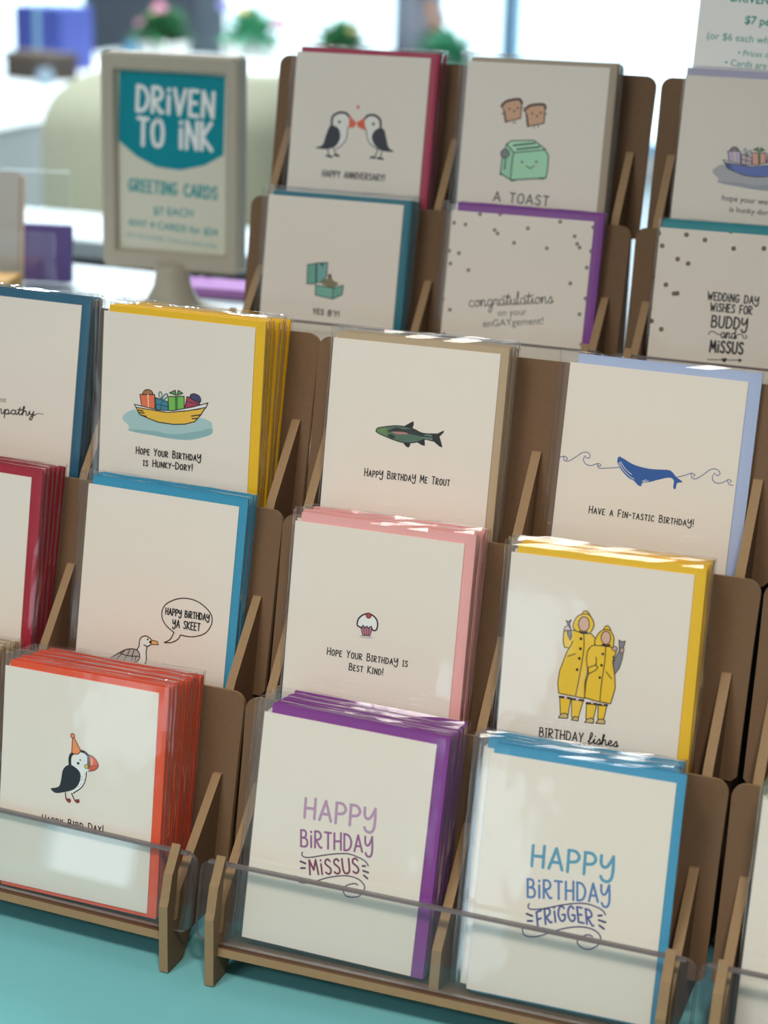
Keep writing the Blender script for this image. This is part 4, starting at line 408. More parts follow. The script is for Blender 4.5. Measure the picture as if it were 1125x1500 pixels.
# ------------------------------------------------------------------ card racks
TH = 0.2009145; RUN, RISE, UW = 54.70, 102.577, 299.17
SN, CS = math.sin(TH), math.cos(TH)
def sv(tier, s, v):                       # s toward the viewer from the board, v up the board -> rack y, z in mm
    return (tier * RUN - CS * s + SN * v, tier * RISE + SN * s + CS * v)
def rack_proto(tiers, trim=(0, 0, 0)):
    root = empty('card_display_rack')
    mm = 0.001
    # side panels
    prof = [(-55, -17.2), (-55, 27), (-53, 31), (-48.5, 46), (-46.5, 48)] + [sv(0, 49.2, 52.5), sv(0, 49.0, 5), sv(0, 44.2, 5), sv(0, 44.2, 22), sv(0, 2, 86), sv(0, -1.5, 87), sv(0, -3.4, 136)]
    for k in range(1, tiers):
        prof += [sv(k, 29, 27), sv(k, 27, 33), sv(k, 1.5, 83), sv(k, -1.5, 84), sv(k, -3.4, 136 if k < tiers - 1 else 90)]
    yb = sv(tiers - 1, -3.4, 90)[0] + 8
    prof += [(yb, sv(tiers - 1, 0, 60)[1]), (yb, -17.2), (yb - 24, -17.2), (yb - 32, -2), (-24, -2), (-36, -17.2)]
    for x in (13.4, 149.6, 285.4):
        bm = bmesh.new()
        pr = prof if x != 149.6 else [sv(0, 40, -8), sv(0, 41, 20), sv(0, 2, 86)] + prof[10:-6] + [(yb, 0)]
        add_prism(bm, pr, lambda a, b, c: (c * mm, a * mm, b * mm), x - 2.9, x + 2.9, 1, 0)
        o = link('divider' if x == 149.6 else 'side_panel', mesh_from(bm, 'panel'), root, [M_KRAFT, M_EDGE])
        if x != 149.6:
            for y0, y1 in ((-54, -37), (yb - 23, yb - 1)):
                bm = bmesh.new(); add_box(bm, (x - 2.6) * mm, (x + 2.6) * mm, y0 * mm, y1 * mm, -18 * mm, -17.1 * mm)
                link('rubber_pad', mesh_from(bm, 'rubber_pad'), o, [M_FOOT])
    for k in range(tiers):
        # back board: wings stop above the shelf outside the side panels
        UR = UW - trim[k]
        top = round_rect(0, UR, 60, 139.3, 8, 6, (0, 0, 1, 1))[2:]
        out = [(16.6, -6), (UW - 16.6, -6), (UW - 16.6, 20), (UR - 4, 20), (UR - 1, 23)] + [(UR - 0.6, 100)] + top + [(0.6, 100), (1, 23), (4, 20), (16.6, 20)]
        bm = bmesh.new()
        def f(a, b, s, k=k):
            y, z = sv(k, s, b); return (a * mm, y * mm, z * mm)
        add_prism(bm, out, f, -3.0, 0.0, 1, 0)
        link('back_board', mesh_from(bm, 'back_board'), root, [M_KRAFT, M_EDGE])
        front = 49.0 if k == 0 else 29.5
        bm = bmesh.new()
        def f2(a, b, v, k=k):
            y, z = sv(k, b, v); return (a * mm, y * mm, z * mm)
        add_prism(bm, [(16.4, -1), (UW - 16.4, -1), (UW - 16.4, front), (16.4, front)], f2, -9.0, -4.0, 1, 0)
        link('shelf', mesh_from(bm, 'shelf'), root, [M_KRAFT, M_EDGE])
    # clear guard along the lowest tier
    bm = bmesh.new()
    def f3(a, b, s):
        y, z = sv(0, s, b); return (a * mm, y * mm, z * mm)
    add_prism(bm, round_rect(0.2, UW + 0.8 - trim[0], -1.5, 48, 7, 6, (1, 1, 1, 1)), f3, 44.9, 48.7, 1, 0)
    add_prism(bm, round_rect(5, UW - 5 - trim[0], 46.4, 48.25, 0.5, 2), f3, 44.75, 48.85, 1, 1)
    g = link('clear_guard', mesh_from(bm, 'clear_guard'), root, [M_ACRYL, M_ACEDGE]); g['label'] = 'clear acrylic front guard'
    return root
def copy_tree(o, parent=None):
    c = o.copy(); COL.objects.link(c)
    if parent is not None: c.parent = parent
    for ch in list(o.children): copy_tree(ch, c)
    return c
RACKS = {}
f0 = rack_proto(3); b0 = rack_proto(2)
RACKS[(0, 1)] = (f0, Vector((0, 0, 0)), 0.0); RACKS[(0, 0)] = (rack_proto(3, (0.8, 2.0, 3.4)), Vector((-301.53, 14.82, 0)), -0.040); RACKS[(0, 2)] = (copy_tree(f0), Vector((301.0, 0, 0)), 0.0)
c2, s2 = math.cos(0.014412), math.sin(0.014412)
RACKS[(1, 0)] = (b0, Vector((-160.41, 365.67, 248.49)), 0.014412); RACKS[(1, 1)] = (copy_tree(b0), Vector((-160.41 + c2 * 302.86, 365.67 + s2 * 302.86, 248.49)), 0.014412)
RLAB = {(0, 0): 'three-tier kraft rack on the teal table holding the orange puffin and blue gull stacks', (0, 1): 'three-tier kraft rack on the teal table holding the purple, pink and trout stacks',
        (0, 2): 'three-tier kraft rack on the teal table holding the green-enveloped stack, cut by the frame', (1, 0): 'kraft rack on the counter beside the ivory sign, holding kissing puffins and toaster cards',
        (1, 1): 'kraft rack on the counter under the mint price sheet, holding gold-dotted wedding card'}
for k, (o, b, yaw) in RACKS.items():
    o.location = P(*b); o.rotation_euler = (0, 0, yaw); tag(o, RLAB[k], 'display rack', 'front card racks' if k[0] == 0 else 'rear card racks')

# ------------------------------------------------------------------ wrapped greeting cards
W, H = 108.0, 139.7
def card_mesh(th, k):
    bm = bmesh.new(); t2 = th * 0.42; g = th * 0.3
    # folded sheet: front leaf, back leaf, joined along the left edge
    poly = [(-W / 2, -th * 0.15), (-W / 2 + 0.5, 0), (W / 2, 0), (W / 2, -t2), (-W / 2 + 1.2, -t2 + 0.02), (-W / 2 + 1.2, -t2 - 0.05), (W / 2, -t2 - g * 0.6), (W / 2, -th), (-W / 2 + 0.5, -th), (-W / 2, -th * 0.85)]
    add_prism(bm, poly, lambda a, b, c: (a / 1000, c / 1000, b / 1000), 0, H)
    me = mesh_from(bm, 'card'); me.materials.append(M_CARD); return me
def env_mesh(z0, z1, m, k):
    bm = bmesh.new()
    add_prism(bm, round_rect(-55.5, 55.5, -3, 143, 0.8, 2), lambda a, b, c: (a / 1000, b / 1000, c / 1000), z0, z1)
    bmesh.ops.bevel(bm, geom=[e for e in bm.edges if abs(e.verts[0].co.z - e.verts[1].co.z) < 1e-7 and len(e.link_faces) == 2 and e.calc_face_angle(0) > 1], offset=min(0.0004, (z1 - z0) * 0.0003), segments=2, affect='EDGES')
    me = mesh_from(bm, 'envelope'); me.materials.append(m); return me
def flap_mesh(z, m):
    bm = bmesh.new()
    add_prism(bm, [(-54.6, 142.4), (54.6, 142.4), (50.5, 138), (3, 84), (-3, 84), (-50.5, 138)], lambda a, b, c: (a / 1000, b / 1000, c / 1000), z, z + 0.12)
    me = mesh_from(bm, 'flap'); me.materials.append(m); return me
def sleeve_mesh(d, seed, x1, x0, y1=146.5):
    rnd = random.Random(seed); bm = bmesh.new(); nx, ny = 10, 12
    zf, zb = 0.72, -d + 0.98
    def wob(x, y):
        e = max(abs((x - (x0 + x1) / 2) / ((x1 - x0) / 2)) ** 8, max(0, y / y1) ** 8)
        return 0.5 * e * (math.sin(x * 0.21 + seed) + math.sin(y * 0.33 + seed * 2.1) + rnd.uniform(-0.6, 0.6)) * 0.45
    gr = {}
    for s, z in ((0, zf), (1, zb)):
        for i in range(nx + 1):
            for j in range(ny + 1):
                x = x0 if i == 0 else x1 if i == nx else x0 + 3.5 + (x1 - x0 - 7) * (i - 1) / (nx - 2)
                y = y1 if j == ny else -3.8 + (y1 + 3.8 - 2.5) * j / (ny - 1)
                ed = i in (0, nx) or j == ny
                dz = wob(x, y) if s == 0 else 0
                mid = (zf + zb) / 2
                zz = z + dz * 0.25
                if j == ny: y += rnd.uniform(-0.5, 0.5); zz = mid + (z - mid) * 0.35
                if i in (0, nx): x += rnd.uniform(-0.35, 0.35); zz = mid + (z - mid) * 0.6
                gr[s, i, j] = bm.verts.new((x / 1000, y / 1000, zz / 1000))
    for s in (0, 1):
        for i in range(nx):
            for j in range(ny):
                q = (gr[s, i, j], gr[s, i + 1, j], gr[s, i + 1, j + 1], gr[s, i, j + 1]); bm.faces.new(q if s == 0 else q[::-1])
    for j in range(ny):
        bm.faces.new((gr[0, 0, j], gr[0, 0, j + 1], gr[1, 0, j + 1], gr[1, 0, j])).material_index = 1; bm.faces.new((gr[0, nx, j], gr[1, nx, j], gr[1, nx, j + 1], gr[0, nx, j + 1])).material_index = 1
    for i in range(nx):
        bm.faces.new((gr[0, i, ny], gr[0, i + 1, ny], gr[1, i + 1, ny], gr[1, i, ny])).material_index = 1
    me = mesh_from(bm, 'sleeve'); me.materials.append(M_SLEEVE); me.materials.append(M_SLVEDGE)
    return me
ORD = ['front', 'second', 'third', 'fourth', 'fifth', 'sixth', 'seventh', 'eighth', 'ninth', 'tenth', 'eleventh', 'twelfth', 'thirteenth', 'fourteenth']
#        key: stand, rack, tier, column, front offset, dx, roll, tilt, count, pitch, envelope colour, envelope shift x, y, what the stack is, front label
STACKS = {
 'orange': (0, 0, 0, 1, 41.2, -8.0, -.015, .050, 13, 3.1, (226, 86, 50), 4.5, 0.5, 'orange party-hat puffin', 'card with a puffin in an orange party hat, orange envelope, behind clear guard'),
 'purple': (0, 1, 0, 0, 37.35, .89, .014, .010, 9, 3.7, (134, 62, 144), 6.0, 2.5, 'purple Missus birthday', 'card lettered HAPPY BIRTHDAY MISSUS in purple, purple envelope'),
 'frig': (0, 1, 0, 1, 37.01, 2.70, -.012, -.023, 8, 3.9, (72, 152, 190), 3.6, 2.0, 'blue Frigger birthday', 'card lettered HAPPY BIRTHDAY FRIGGER in blue, blue envelope, shifted right of its stack'),
 'red': (0, 0, 1, 0, 26.0, -1.84, .001, .028, 6, 3.9, (164, 36, 56), 6.0, 2.0, 'crimson', 'blank-looking white card with crimson envelope at the edge of the frame, above the orange stack'),
 'skeet': (0, 0, 1, 1, 13.16, -.14, -.001, .016, 3, 3.6, (54, 146, 182), 4.0, 2.5, 'blue gull', 'card with a gull and speech bubble HAPPY BIRTHDAY YA SKEET, blue envelope'),
 'pink': (0, 1, 1, 0, 26.5, -4.55, -.005, .027, 6, 3.9, (240, 170, 166), 5.0, 2.5, 'pink cupcake', 'card with a tiny cupcake and HOPE YOUR BIRTHDAY IS BEST KIND, pink envelope'),
 'fishes': (0, 1, 1, 1, 26.5, -6.40, -.016, .031, 6, 3.9, (246, 188, 44), 5.0, 2.0, 'yellow raincoat', 'card with two people in yellow raincoats holding fish, yellow envelope'),
 'symp': (0, 0, 2, 0, 16.5, -1.50, -.003, .013, 4, 3.7, (44, 98, 124), 5.0, 1.5, 'dark teal sympathy', 'sympathy card in script lettering with dark teal envelope, cut by the frame'),
 'hunky': (0, 0, 2, 1, 26.5, -4.31, -.007, .092, 7, 3.7, (238, 186, 24), 5.0, 1.0, 'yellow gift boat', 'card with a yellow boat of presents and HOPE YOUR BIRTHDAY IS HUNKY-DORY, yellow envelope'),
 'trout': (0, 1, 2, 0, 23.16, -4.92, -.009, .014, 6, 3.8, (184, 160, 128), 3.5, 0.5, 'kraft trout', 'card with a green trout and HAPPY BIRTHDAY ME TROUT, kraft envelope'),
 'whale': (0, 1, 2, 1, 4.41, -.62, .001, -.001, 1, 4.0, (172, 186, 218), 6.0, 2.5, 'whale', 'card with a blue whale between waves, HAVE A FIN-TASTIC BIRTHDAY, periwinkle envelope'),
 'yesby': (1, 0, 0, 0, 21.26, -1.42, -.002, .014, 5, 4.0, (34, 112, 130), 4.5, 0.0, 'teal ring box', "card with an open mint ring box and YES B'Y, dark teal envelope"),
 'congr': (1, 0, 0, 1, 10.16, .23, -.002, .010, 2, 4.2, (132, 66, 150), 5.5, 3.0, 'purple congratulations', 'card with grey dots and congratulations on your enGAYgement, purple envelope'),
 'puff': (1, 0, 1, 0, 19.78, -1.98, -.005, .019, 4, 4.2, (170, 38, 74), 5.0, 0.5, 'crimson kissing puffins', 'card with two kissing puffins and HAPPY ANNIVERSARY, crimson envelope'),
 'toast': (1, 0, 1, 1, 21.15, -3.86, -.009, .018, 5, 4.0, (170, 152, 130), 4.0, 0.0, 'taupe toaster', 'card with two toast slices over a green toaster, A TOAST, taupe envelope'),
 'wed': (1, 1, 0, 0, 13.24, -4.66, -.005, .016, 3, 4.0, (38, 138, 148), 3.0, 2.5, 'teal wedding', 'card with gold dots and WEDDING DAY WISHES FOR BUDDY AND MISSUS, teal envelope'),
 'boat': (1, 1, 1, 0, 15.0, -5.0, 0, .010, 3, 4.0, (176, 172, 196), 2.0, 2.0, 'lavender wedding boat', 'card with a blue boat of pastel presents, hope your wedding is hunky dory, lavender envelope'),
 'green': (0, 2, 0, 0, 28.5, -4.6, .004, .010, 7, 3.9, (116, 220, 96), 4.0, 3.0, 'bright green', 'plain white card with bright green envelope at the edge of the frame'),
 'kraft': (0, 0, 0, 0, 26.0, -1.0, 0, .020, 6, 3.8, (184, 160, 128), 4.0, 1.0, 'kraft corner', 'card with kraft envelope just showing beside the orange stack'),
}
_env, _card, _slv = {}, {}, {}
for key, (st, un, ti, co, T, dx, ro, tl, n, d, ecol, ex, ey, what, flab) in STACKS.items():
    o, b, yaw = RACKS[(st, un)]
    Rz = Matrix.Rotation(yaw, 3, 'Z')
    X = Rz @ Vector((1, 0, 0)); V = Rz @ Vector((0, SN, CS)); N = Rz @ Vector((0, -CS, SN))
    base = b + Rz @ Vector((0, ti * RUN, ti * RISE)) + X * (UW / 2 + (co - 0.5) * 140.4255 + dx)
    me_e = env_mesh(-0.68 * d, -0.21 * d, mat('envelope_paper_%02x%02x%02x' % ecol, lift(ecol, 1.15), 0.65, 0.03, 700, 0.05, 0.3), key)
    me_f = flap_mesh(-0.21 * d, bpy.data.materials['envelope_paper_%02x%02x%02x' % ecol])
    me_c = card_mesh(0.18 * d, key)
    cen = UW / 2 + (co - 0.5) * 140.4255 + dx; lo, hi = (16.3, 146.7) if co == 0 else (152.5, 282.9)
    sx0 = -min(60.5, max(55.0, cen - lo - 2.6)); sx1 = max(55.5 + ex + 0.4, min(57 + ex, hi - cen - 2.6))
    me_s = [sleeve_mesh(d, 3 * q + hash_, sx1, sx0) for q, hash_ in ((0, len(key)), (1, len(what)), (2, 5))]
    gap = T - n * d
    tb = min(tl, -max(0.0, gap) / H * 0.9)            # the rearmost card leans on the board
    rnd = random.Random(len(what) * 31 + n)
    for i in range(n):
        f = i / max(1, n - 1)
        Ti = T - i * d; tli = tl * (1 - f) + tb * f if n > 1 else tl
        jx, jv = (0, 0) if i == 0 else (rnd.uniform(-0.9, 0.9), rnd.uniform(0, 1.6))
        if key == 'frig' and i: jx -= 5.5
        if key == 'orange' and i: jx = abs(jx)
        v2 = V + N * tli; xx = X - v2 * ro; vv = v2 + X * ro
        xx.normalize(); vv = (vv - xx * vv.dot(xx)).normalized(); nn = xx.cross(vv)
        root = empty('greeting_card', flab if i == 0 else '%s wrapped card from the front in the %s stack' % (ORD[i], what), 'greeting card', '%s cards stacked in the rack' % what)
        m4 = Matrix((xx, vv, nn)).transposed().to_4x4(); m4.translation = P(*(base + N * Ti + X * jx + V * (jv + abs(ro) * 62 + 0.15)))
        root.matrix_world = m4
        c = link('card', me_c, root)
        e = link('envelope', me_e, root); e.location = (ex / 1000, ey / 1000, 0); link('flap', me_f, e)
        link('sleeve', me_s[i % 3], root)
        if i == 0 and key in ART: print_art(ART[key], c, clip=(-W / 2, W / 2, 0, H))

# ------------------------------------------------------------------ signs
sg = empty('table_sign', 'ivory pedestal sign reading DRIVEN TO INK, greeting cards prices, on the counter', 'sign')
c = P(-333.4, 605.4, 372.1); ZB = ZR - c.z
sg.location = (c.x, c.y, ZR + 0.0002); sg.rotation_euler = (0, 0, 0.1)
zc = c.z - ZR
def sf(a, b, t): return (a / 1000, t / 1000, b / 1000 + zc)
bm = bmesh.new()
outer = round_rect(-66, 66, -97, 97, 6, 5); n = len(outer)
inner = round_rect(-51, 51, -80, 80, 1.5, 5)
mid = round_rect(-54, 54, -83, 83, 2, 5)
loops = [[bm.verts.new(sf(a, b, t)) for a, b in L] for L, t in ((outer, 13), (round_rect(-66, 66, -97, 97, 6, 5), -5), (round_rect(-63, 63, -94, 94, 5, 5), -8), (mid, -7), (inner, -1))]
for A, B in zip(loops, loops[1:]):
    for i in range(n): bm.faces.new((A[i], A[(i + 1) % n], B[(i + 1) % n], B[i]))
bm.faces.new(loops[0])
link('frame', mesh_from(bm, 'frame'), sg, [M_SIGN])
bm = bmesh.new(); add_prism(bm, round_rect(-51.5, 51.5, -80.5, 80.5, 0.5, 2), lambda a, b, c: (a / 1000, b / 1000, c / 1000), 0, 0.8)
pp = link('sign_insert', mesh_from(bm, 'sign_insert'), sg, [M_PAPER]); pp.location = (0, 0.0005, zc); pp.rotation_euler = (math.pi / 2, 0, 0)
print_art(ART['sign'], pp, oz=0.8, clip=(-51, 51, -80, 80))
bm = bmesh.new()
hb = (zc - 0.095)                                     # the trumpet foot under the frame
add_lathe(bm, [(0.060, 0.0), (0.060, 0.003), (0.052, 0.0055), (0.036, 0.010), (0.024, 0.018), (0.0175, 0.030), (0.0155, 0.042), (0.0165, hb + 0.004)], 40)
link('pedestal', mesh_from(bm, 'pedestal', True), sg, [M_SIGN])

b1, yaw1 = RACKS[(1, 1)][1], RACKS[(1, 1)][2]
Rz = Matrix.Rotation(yaw1, 3, 'Z')
X = Rz @ Vector((1, 0, 0)); V = Rz @ Vector((0, SN, CS)); N = Rz @ Vector((0, -CS, SN))
bm = bmesh.new(); add_prism(bm, round_rect(20.5, 180, 93, 268, 0.6, 2), lambda a, b, c: (a / 1000, b / 1000, c / 1000), -0.5, 0)
ps = link('price_sheet', mesh_from(bm, 'price_sheet'), None, [M_MINT]); tag(ps, 'pale mint price sheet with green lettering standing behind the wedding boat card', 'price sheet')
m4 = Matrix((X, V, N)).transposed().to_4x4(); m4.translation = P(*(b1 + Rz @ Vector((0, RUN, RISE)) - N * 5)); ps.matrix_world = m4
print_art(ART['paper'], ps, clip=(21, 179.5, 94, 267))

# ------------------------------------------------------------------ small things on the counter at the left
def rbox(name, parent, x0, x1, y0, y1, z0, z1, m, bev=0.002):
    bm = bmesh.new(); add_box(bm, x0, x1, y0, y1, z0, z1)
    if bev: bevel_all(bm, bev)
    return link(name, mesh_from(bm, name), parent, [m])
M_PURP = mat('violet_paper', (104, 86, 150), 0.7); M_ORNG = mat('apricot_paper', (232, 178, 104), 0.7); M_MAG = mat('orchid_paper', (204, 140, 214), 0.7); M_GREY = mat('warm_grey_card', (206, 200, 192), 0.7)
hd = empty('card_holder', 'clear acrylic holder with grey and violet cards at the counter corner', 'holder'); hd.location = (-0.545, 0.665, ZR); hd.rotation_euler = (0, 0, 0.25)
bm = bmesh.new(); add_box(bm, -0.06, 0.058, -0.03, 0.03, 0, 0.003); add_box(bm, -0.06, 0.058, -0.033, -0.030, 0, 0.06); add_box(bm, -0.06, 0.058, 0.03, 0.033, 0, 0.11)
link('holder_tray', mesh_from(bm, 'holder_tray'), hd, [M_ACRYL])
o = empty('picture_card', 'grey card leaning in the clear holder by the counter edge', 'card'); o.location = (-0.575, 0.655, ZR + 0.0045); o.rotation_euler = (-0.15, 0, 0.25)
bm = bmesh.new(); add_prism(bm, round_rect(-0.05, 0.045, 0, 0.108, 0.006), lambda a, b, c: (a, c, b), -0.002, 0.0); link('card', mesh_from(bm, 'card'), o, [M_GREY])
bm = bmesh.new(); add_prism(bm, round_rect(-0.046, 0.049, 0, 0.104, 0.004), lambda a, b, c: (a, c, b), 0.001, 0.003); link('backing_sheet', mesh_from(bm, 'backing_sheet'), o, [mat('peach_paper', (236, 210, 190), 0.7)])
o = rbox('notebook', None, -0.024, 0.024, -0.002, 0.010, 0, 0.056, M_PURP, 0.001); o.location = (-0.512, 0.687, ZR + 0.0035); o.rotation_euler = (-0.1, 0, 0.25); tag(o, 'violet booklet standing beside the grey card in the holder', 'booklet')
o = rbox('notepad', None, -0.05, 0.035, -0.045, 0.0, 0, 0.024, M_ORNG, 0.001); o.location = (-0.535, 0.615, ZR); o.rotation_euler = (0, 0, 0.2); tag(o, 'apricot pad lying in front of the clear holder', 'notepad')
o = rbox('paper_pad', None, -0.04, 0.045, -0.02, 0.03, 0, 0.010, M_MAG, 0.001); o.location = (-0.345, 0.725, ZR); o.rotation_euler = (0, 0, 0.1); tag(o, 'orchid pink pad lying beside the pedestal of the ivory sign', 'notepad')
for k in range(3):
    o = rbox('marker_pen', None, -0.004, 0.004, -0.004, 0.004, 0, 0.03, M_DARK, 0.001); o.location = (-0.405 + 0.014 * k, 0.775, ZR); tag(o, '%s short black block behind the sign pedestal' % ('leftmost', 'middle', 'rightmost')[k], 'pen', 'black blocks behind the sign')

# ------------------------------------------------------------------ the shop behind
def cloth_long(name, x0, x1, y0, y1, z, m, label): return cloth_table(name, x0, x1, y0, y1, z, m, label, 'table')
M_CLOTH = mat('white_tablecloth', (226, 232, 232), 0.8, 0.03, 6)
cloth_long('long_table', -2.85, -2.1, 2.3, 5.5, 0.80, M_CLOTH, 'long white cloth covered table running toward the windows')
b = empty('low_shelf', 'white topped dark shelf unit standing behind the ivory sign', 'shelf unit'); b.location = (-0.85, 1.72, 0)
rbox('shelf_top', b, -0.62, 0.46, -0.10, 0.13, 0.832, 0.862, M_WHITE, 0.004)
rbox('shelf_carcass', b, -0.6, 0.44, -0.07, 0.11, 0.06, 0.832, M_DARK, 0.003)
for x0, x1 in ((-0.6, -0.085), (-0.075, 0.44)):
    dd = rbox('door', b, x0 + 0.003, x1 - 0.003, -0.088, -0.071, 0.08, 0.825, M_DARK, 0.002); rbox('handle', dd, (x0 + x1) / 2 - 0.05, (x0 + x1) / 2 + 0.05, -0.1, -0.0885, 0.76, 0.768, M_FRAME, 0.001)
rbox('plinth', b, -0.58, 0.42, -0.05, 0.10, 0, 0.06, M_DARK, 0)
# upholstered armchair behind the low shelf
ac = empty('armchair', 'beige upholstered armchair between the low shelf and the long white table', 'armchair'); ac.location = (-1.36, 2.75, 0); ac.rotation_euler = (0, 0, 0.35)
M_UPH = mat('beige_upholstery', (176, 176, 152), 0.9, 0.05, 120, 0.1)
rbox('seat_cushion', ac, -0.27, 0.27, -0.30, 0.25, 0.28, 0.46, M_UPH, 0.04)
bm = bmesh.new(); add_prism(bm, round_rect(-0.34, 0.34, 0.24, 0.98, 0.13, 8), lambda a, b, c: (a, c, b), 0.22, 0.36); bmesh.ops.bevel(bm, geom=[e for e in bm.edges if abs(e.verts[0].co.y - e.verts[1].co.y) < 1e-6 and len(e.link_faces) == 2 and e.calc_face_angle(0) > 1], offset=0.03, segments=3, affect='EDGES'); link('backrest', mesh_from(bm, 'backrest', True), ac, [M_UPH])
for sx in (-1, 1):
    rbox('armrest', ac, min(sx * 0.27, sx * 0.37), max(sx * 0.27, sx * 0.37), -0.30, 0.22, 0.24, 0.62, M_UPH, 0.035)
for x in (-0.29, 0.29):
    for y in (-0.25, 0.28):
        bm = bmesh.new(); add_lathe(bm, [(0.014, 0), (0.022, 0.285)], 12, (x, y, 0)); link('leg', mesh_from(bm, 'leg'), ac, [M_DARK])
o = empty('storage_box', 'dark brown lidded box on the far end of the long white table', 'box'); o.location = (-2.66, 4.42, 0.80); o.rotation_euler = (0, 0, -0.3)
rbox('box_body', o, -0.1, 0.1, -0.06, 0.06, 0, 0.06, mat('dark_brown_wood', (74, 62, 54), 0.6)); rbox('lid', o, -0.104, 0.104, -0.064, 0.064, 0.06, 0.08, mat('umber_wood', (92, 78, 66), 0.6))
o = empty('gift_box', 'violet blue gift box standing behind the brown box on the white table', 'box'); o.location = (-2.80, 4.75, 0.80); o.rotation_euler = (0, 0, -0.2)
rbox('box_body', o, -0.1, 0.1, -0.08, 0.08, 0, 0.20, mat('violet_blue_card', (78, 92, 176), 0.6)); rbox('ribbon', o, -0.012, 0.012, -0.083, 0.083, 0.0, 0.203, mat('pale_blue_ribbon', (150, 196, 220), 0.5))
for k, (x, y, r, h, c, nm) in enumerate([(-2.55, 4.25, 0.028, 0.05, (150, 170, 186), 'pale'), (-2.45, 4.62, 0.035, 0.11, (96, 150, 178), 'blue')]):
    bm = bmesh.new(); add_lathe(bm, [(r * 0.8, 0), (r, 0.01), (r, h * 0.7), (r * 0.6, h * 0.85), (r * 0.7, h)], 20, (0, 0, 0))
    o = link('glass_jar', mesh_from(bm, 'glass_jar', True), None, [mat('glazed_%s' % nm, c, 0.15)]); o.location = (x, y, 0.80); tag(o, '%s glazed jar beside the brown box on the white table' % nm, 'jar')
M_LEAF = mat('leaf_green', (74, 138, 92), 0.6); M_LEAF2 = mat('mint_green_leaf', (96, 178, 140), 0.6)
def plant(name, loc, rad, hgt, pot, leafm, flowers, label, seed):
    rnd = random.Random(seed); root = empty(name, label, 'plant', None); root.location = loc
    bm = bmesh.new(); add_lathe(bm, [(rad * 0.5, 0), (rad * 0.68, hgt * 0.02), (rad * 0.8, hgt * 0.4), (rad * 0.72, hgt * 0.4), (rad * 0.6, hgt * 0.34)], 24); link('pot', mesh_from(bm, 'pot', True), root, [pot])
    bm = bmesh.new()
    for k in range(170):
        a = rnd.uniform(0, 6.28); e = rnd.uniform(0.1, 1.5); L = rnd.uniform(0.5, 1.0) * rad * 1.2
        d = Vector((math.cos(a) * math.cos(e), math.sin(a) * math.cos(e), math.sin(e))); s = d.cross(Vector((0, 0, 1))).normalized() * rad * 0.12
        p0 = Vector((0, 0, hgt * 0.4)) + d * L * 0.2; p1 = p0 + d * L * 0.5; p2 = p0 + d * L + Vector((0, 0, -0.25 * L))
        vs = [bm.verts.new(q) for q in (p0, p1 + s, p2, p1 - s)]; bm.faces.new(vs)
    link('foliage', mesh_from(bm, 'foliage'), root, [leafm])
    for k, c in enumerate(flowers):
        a = rnd.uniform(0, 6.28); rr = rad * rnd.uniform(0.3, 0.9); z = hgt * rnd.uniform(0.6, 1.0)
        bm = bmesh.new()
        for q in range(7):
            t = q * 6.28 / 7; bmesh.ops.create_icosphere(bm, subdivisions=1, radius=rad * 0.11, matrix=Matrix.Translation((rr * math.cos(a) + rad * 0.13 * math.cos(t), rr * math.sin(a) + rad * 0.13 * math.sin(t), z)))
        bmesh.ops.create_icosphere(bm, subdivisions=1, radius=rad * 0.12, matrix=Matrix.Translation((rr * math.cos(a), rr * math.sin(a), z + rad * 0.05)))
        link('flower', mesh_from(bm, 'flower'), root, [mat('petal_%d_%d_%d' % c, c, 0.6)])
cloth_long('flower_table', -3.5, -2.0, 5.75, 6.5, 0.72, M_CLOTH, 'white cloth covered table carrying potted flowers before the windows')
M_POT = mat('white_glaze', (226, 226, 222), 0.3)
pk, lv, yl, wt = (226, 150, 176), (150, 140, 206), (236, 214, 150), (240, 236, 232)
for k, (x, y, r, h, m, fl, lab) in enumerate([(-3.02, 6.0, 0.13, 0.22, M_LEAF, [pk, wt, pk, yl], 'potted flowers with pink and cream blooms, nearest the grey column'), (-2.66, 6.02, 0.14, 0.24, M_LEAF2, [pk, lv, pk, yl, wt], 'potted flowers with pink and lilac blooms, in the middle of the table'), (-2.30, 6.05, 0.13, 0.2, M_LEAF, [lv, wt, lv, yl], 'potted flowers with lilac blooms, at the right of the table')]):
    plant('potted_flower', (x, y, 0.72), r, h, M_POT, m, fl, lab, k + 3)
plant('potted_plant', (-2.25, 7.2, 0.55), 0.16, 0.32, M_POT, M_LEAF2, [], 'mint green leafy plant on a stand near the person', 9)
o = empty('plant_stand', 'small white stand under the mint green plant', 'stand'); o.location = (-2.25, 7.2, 0)
bm = bmesh.new(); add_lathe(bm, [(0.14, 0.53), (0.14, 0.55)], 24); link('stand_top', mesh_from(bm, 'stand_top'), o, [M_WHITE])
for k in range(3):
    bm = bmesh.new(); a = k * 2.094; add_lathe(bm, [(0.012, 0), (0.012, 0.53)], 10, (0.1 * math.cos(a), 0.1 * math.sin(a), 0)); link('leg', mesh_from(bm, 'leg'), o, [M_WHITE])

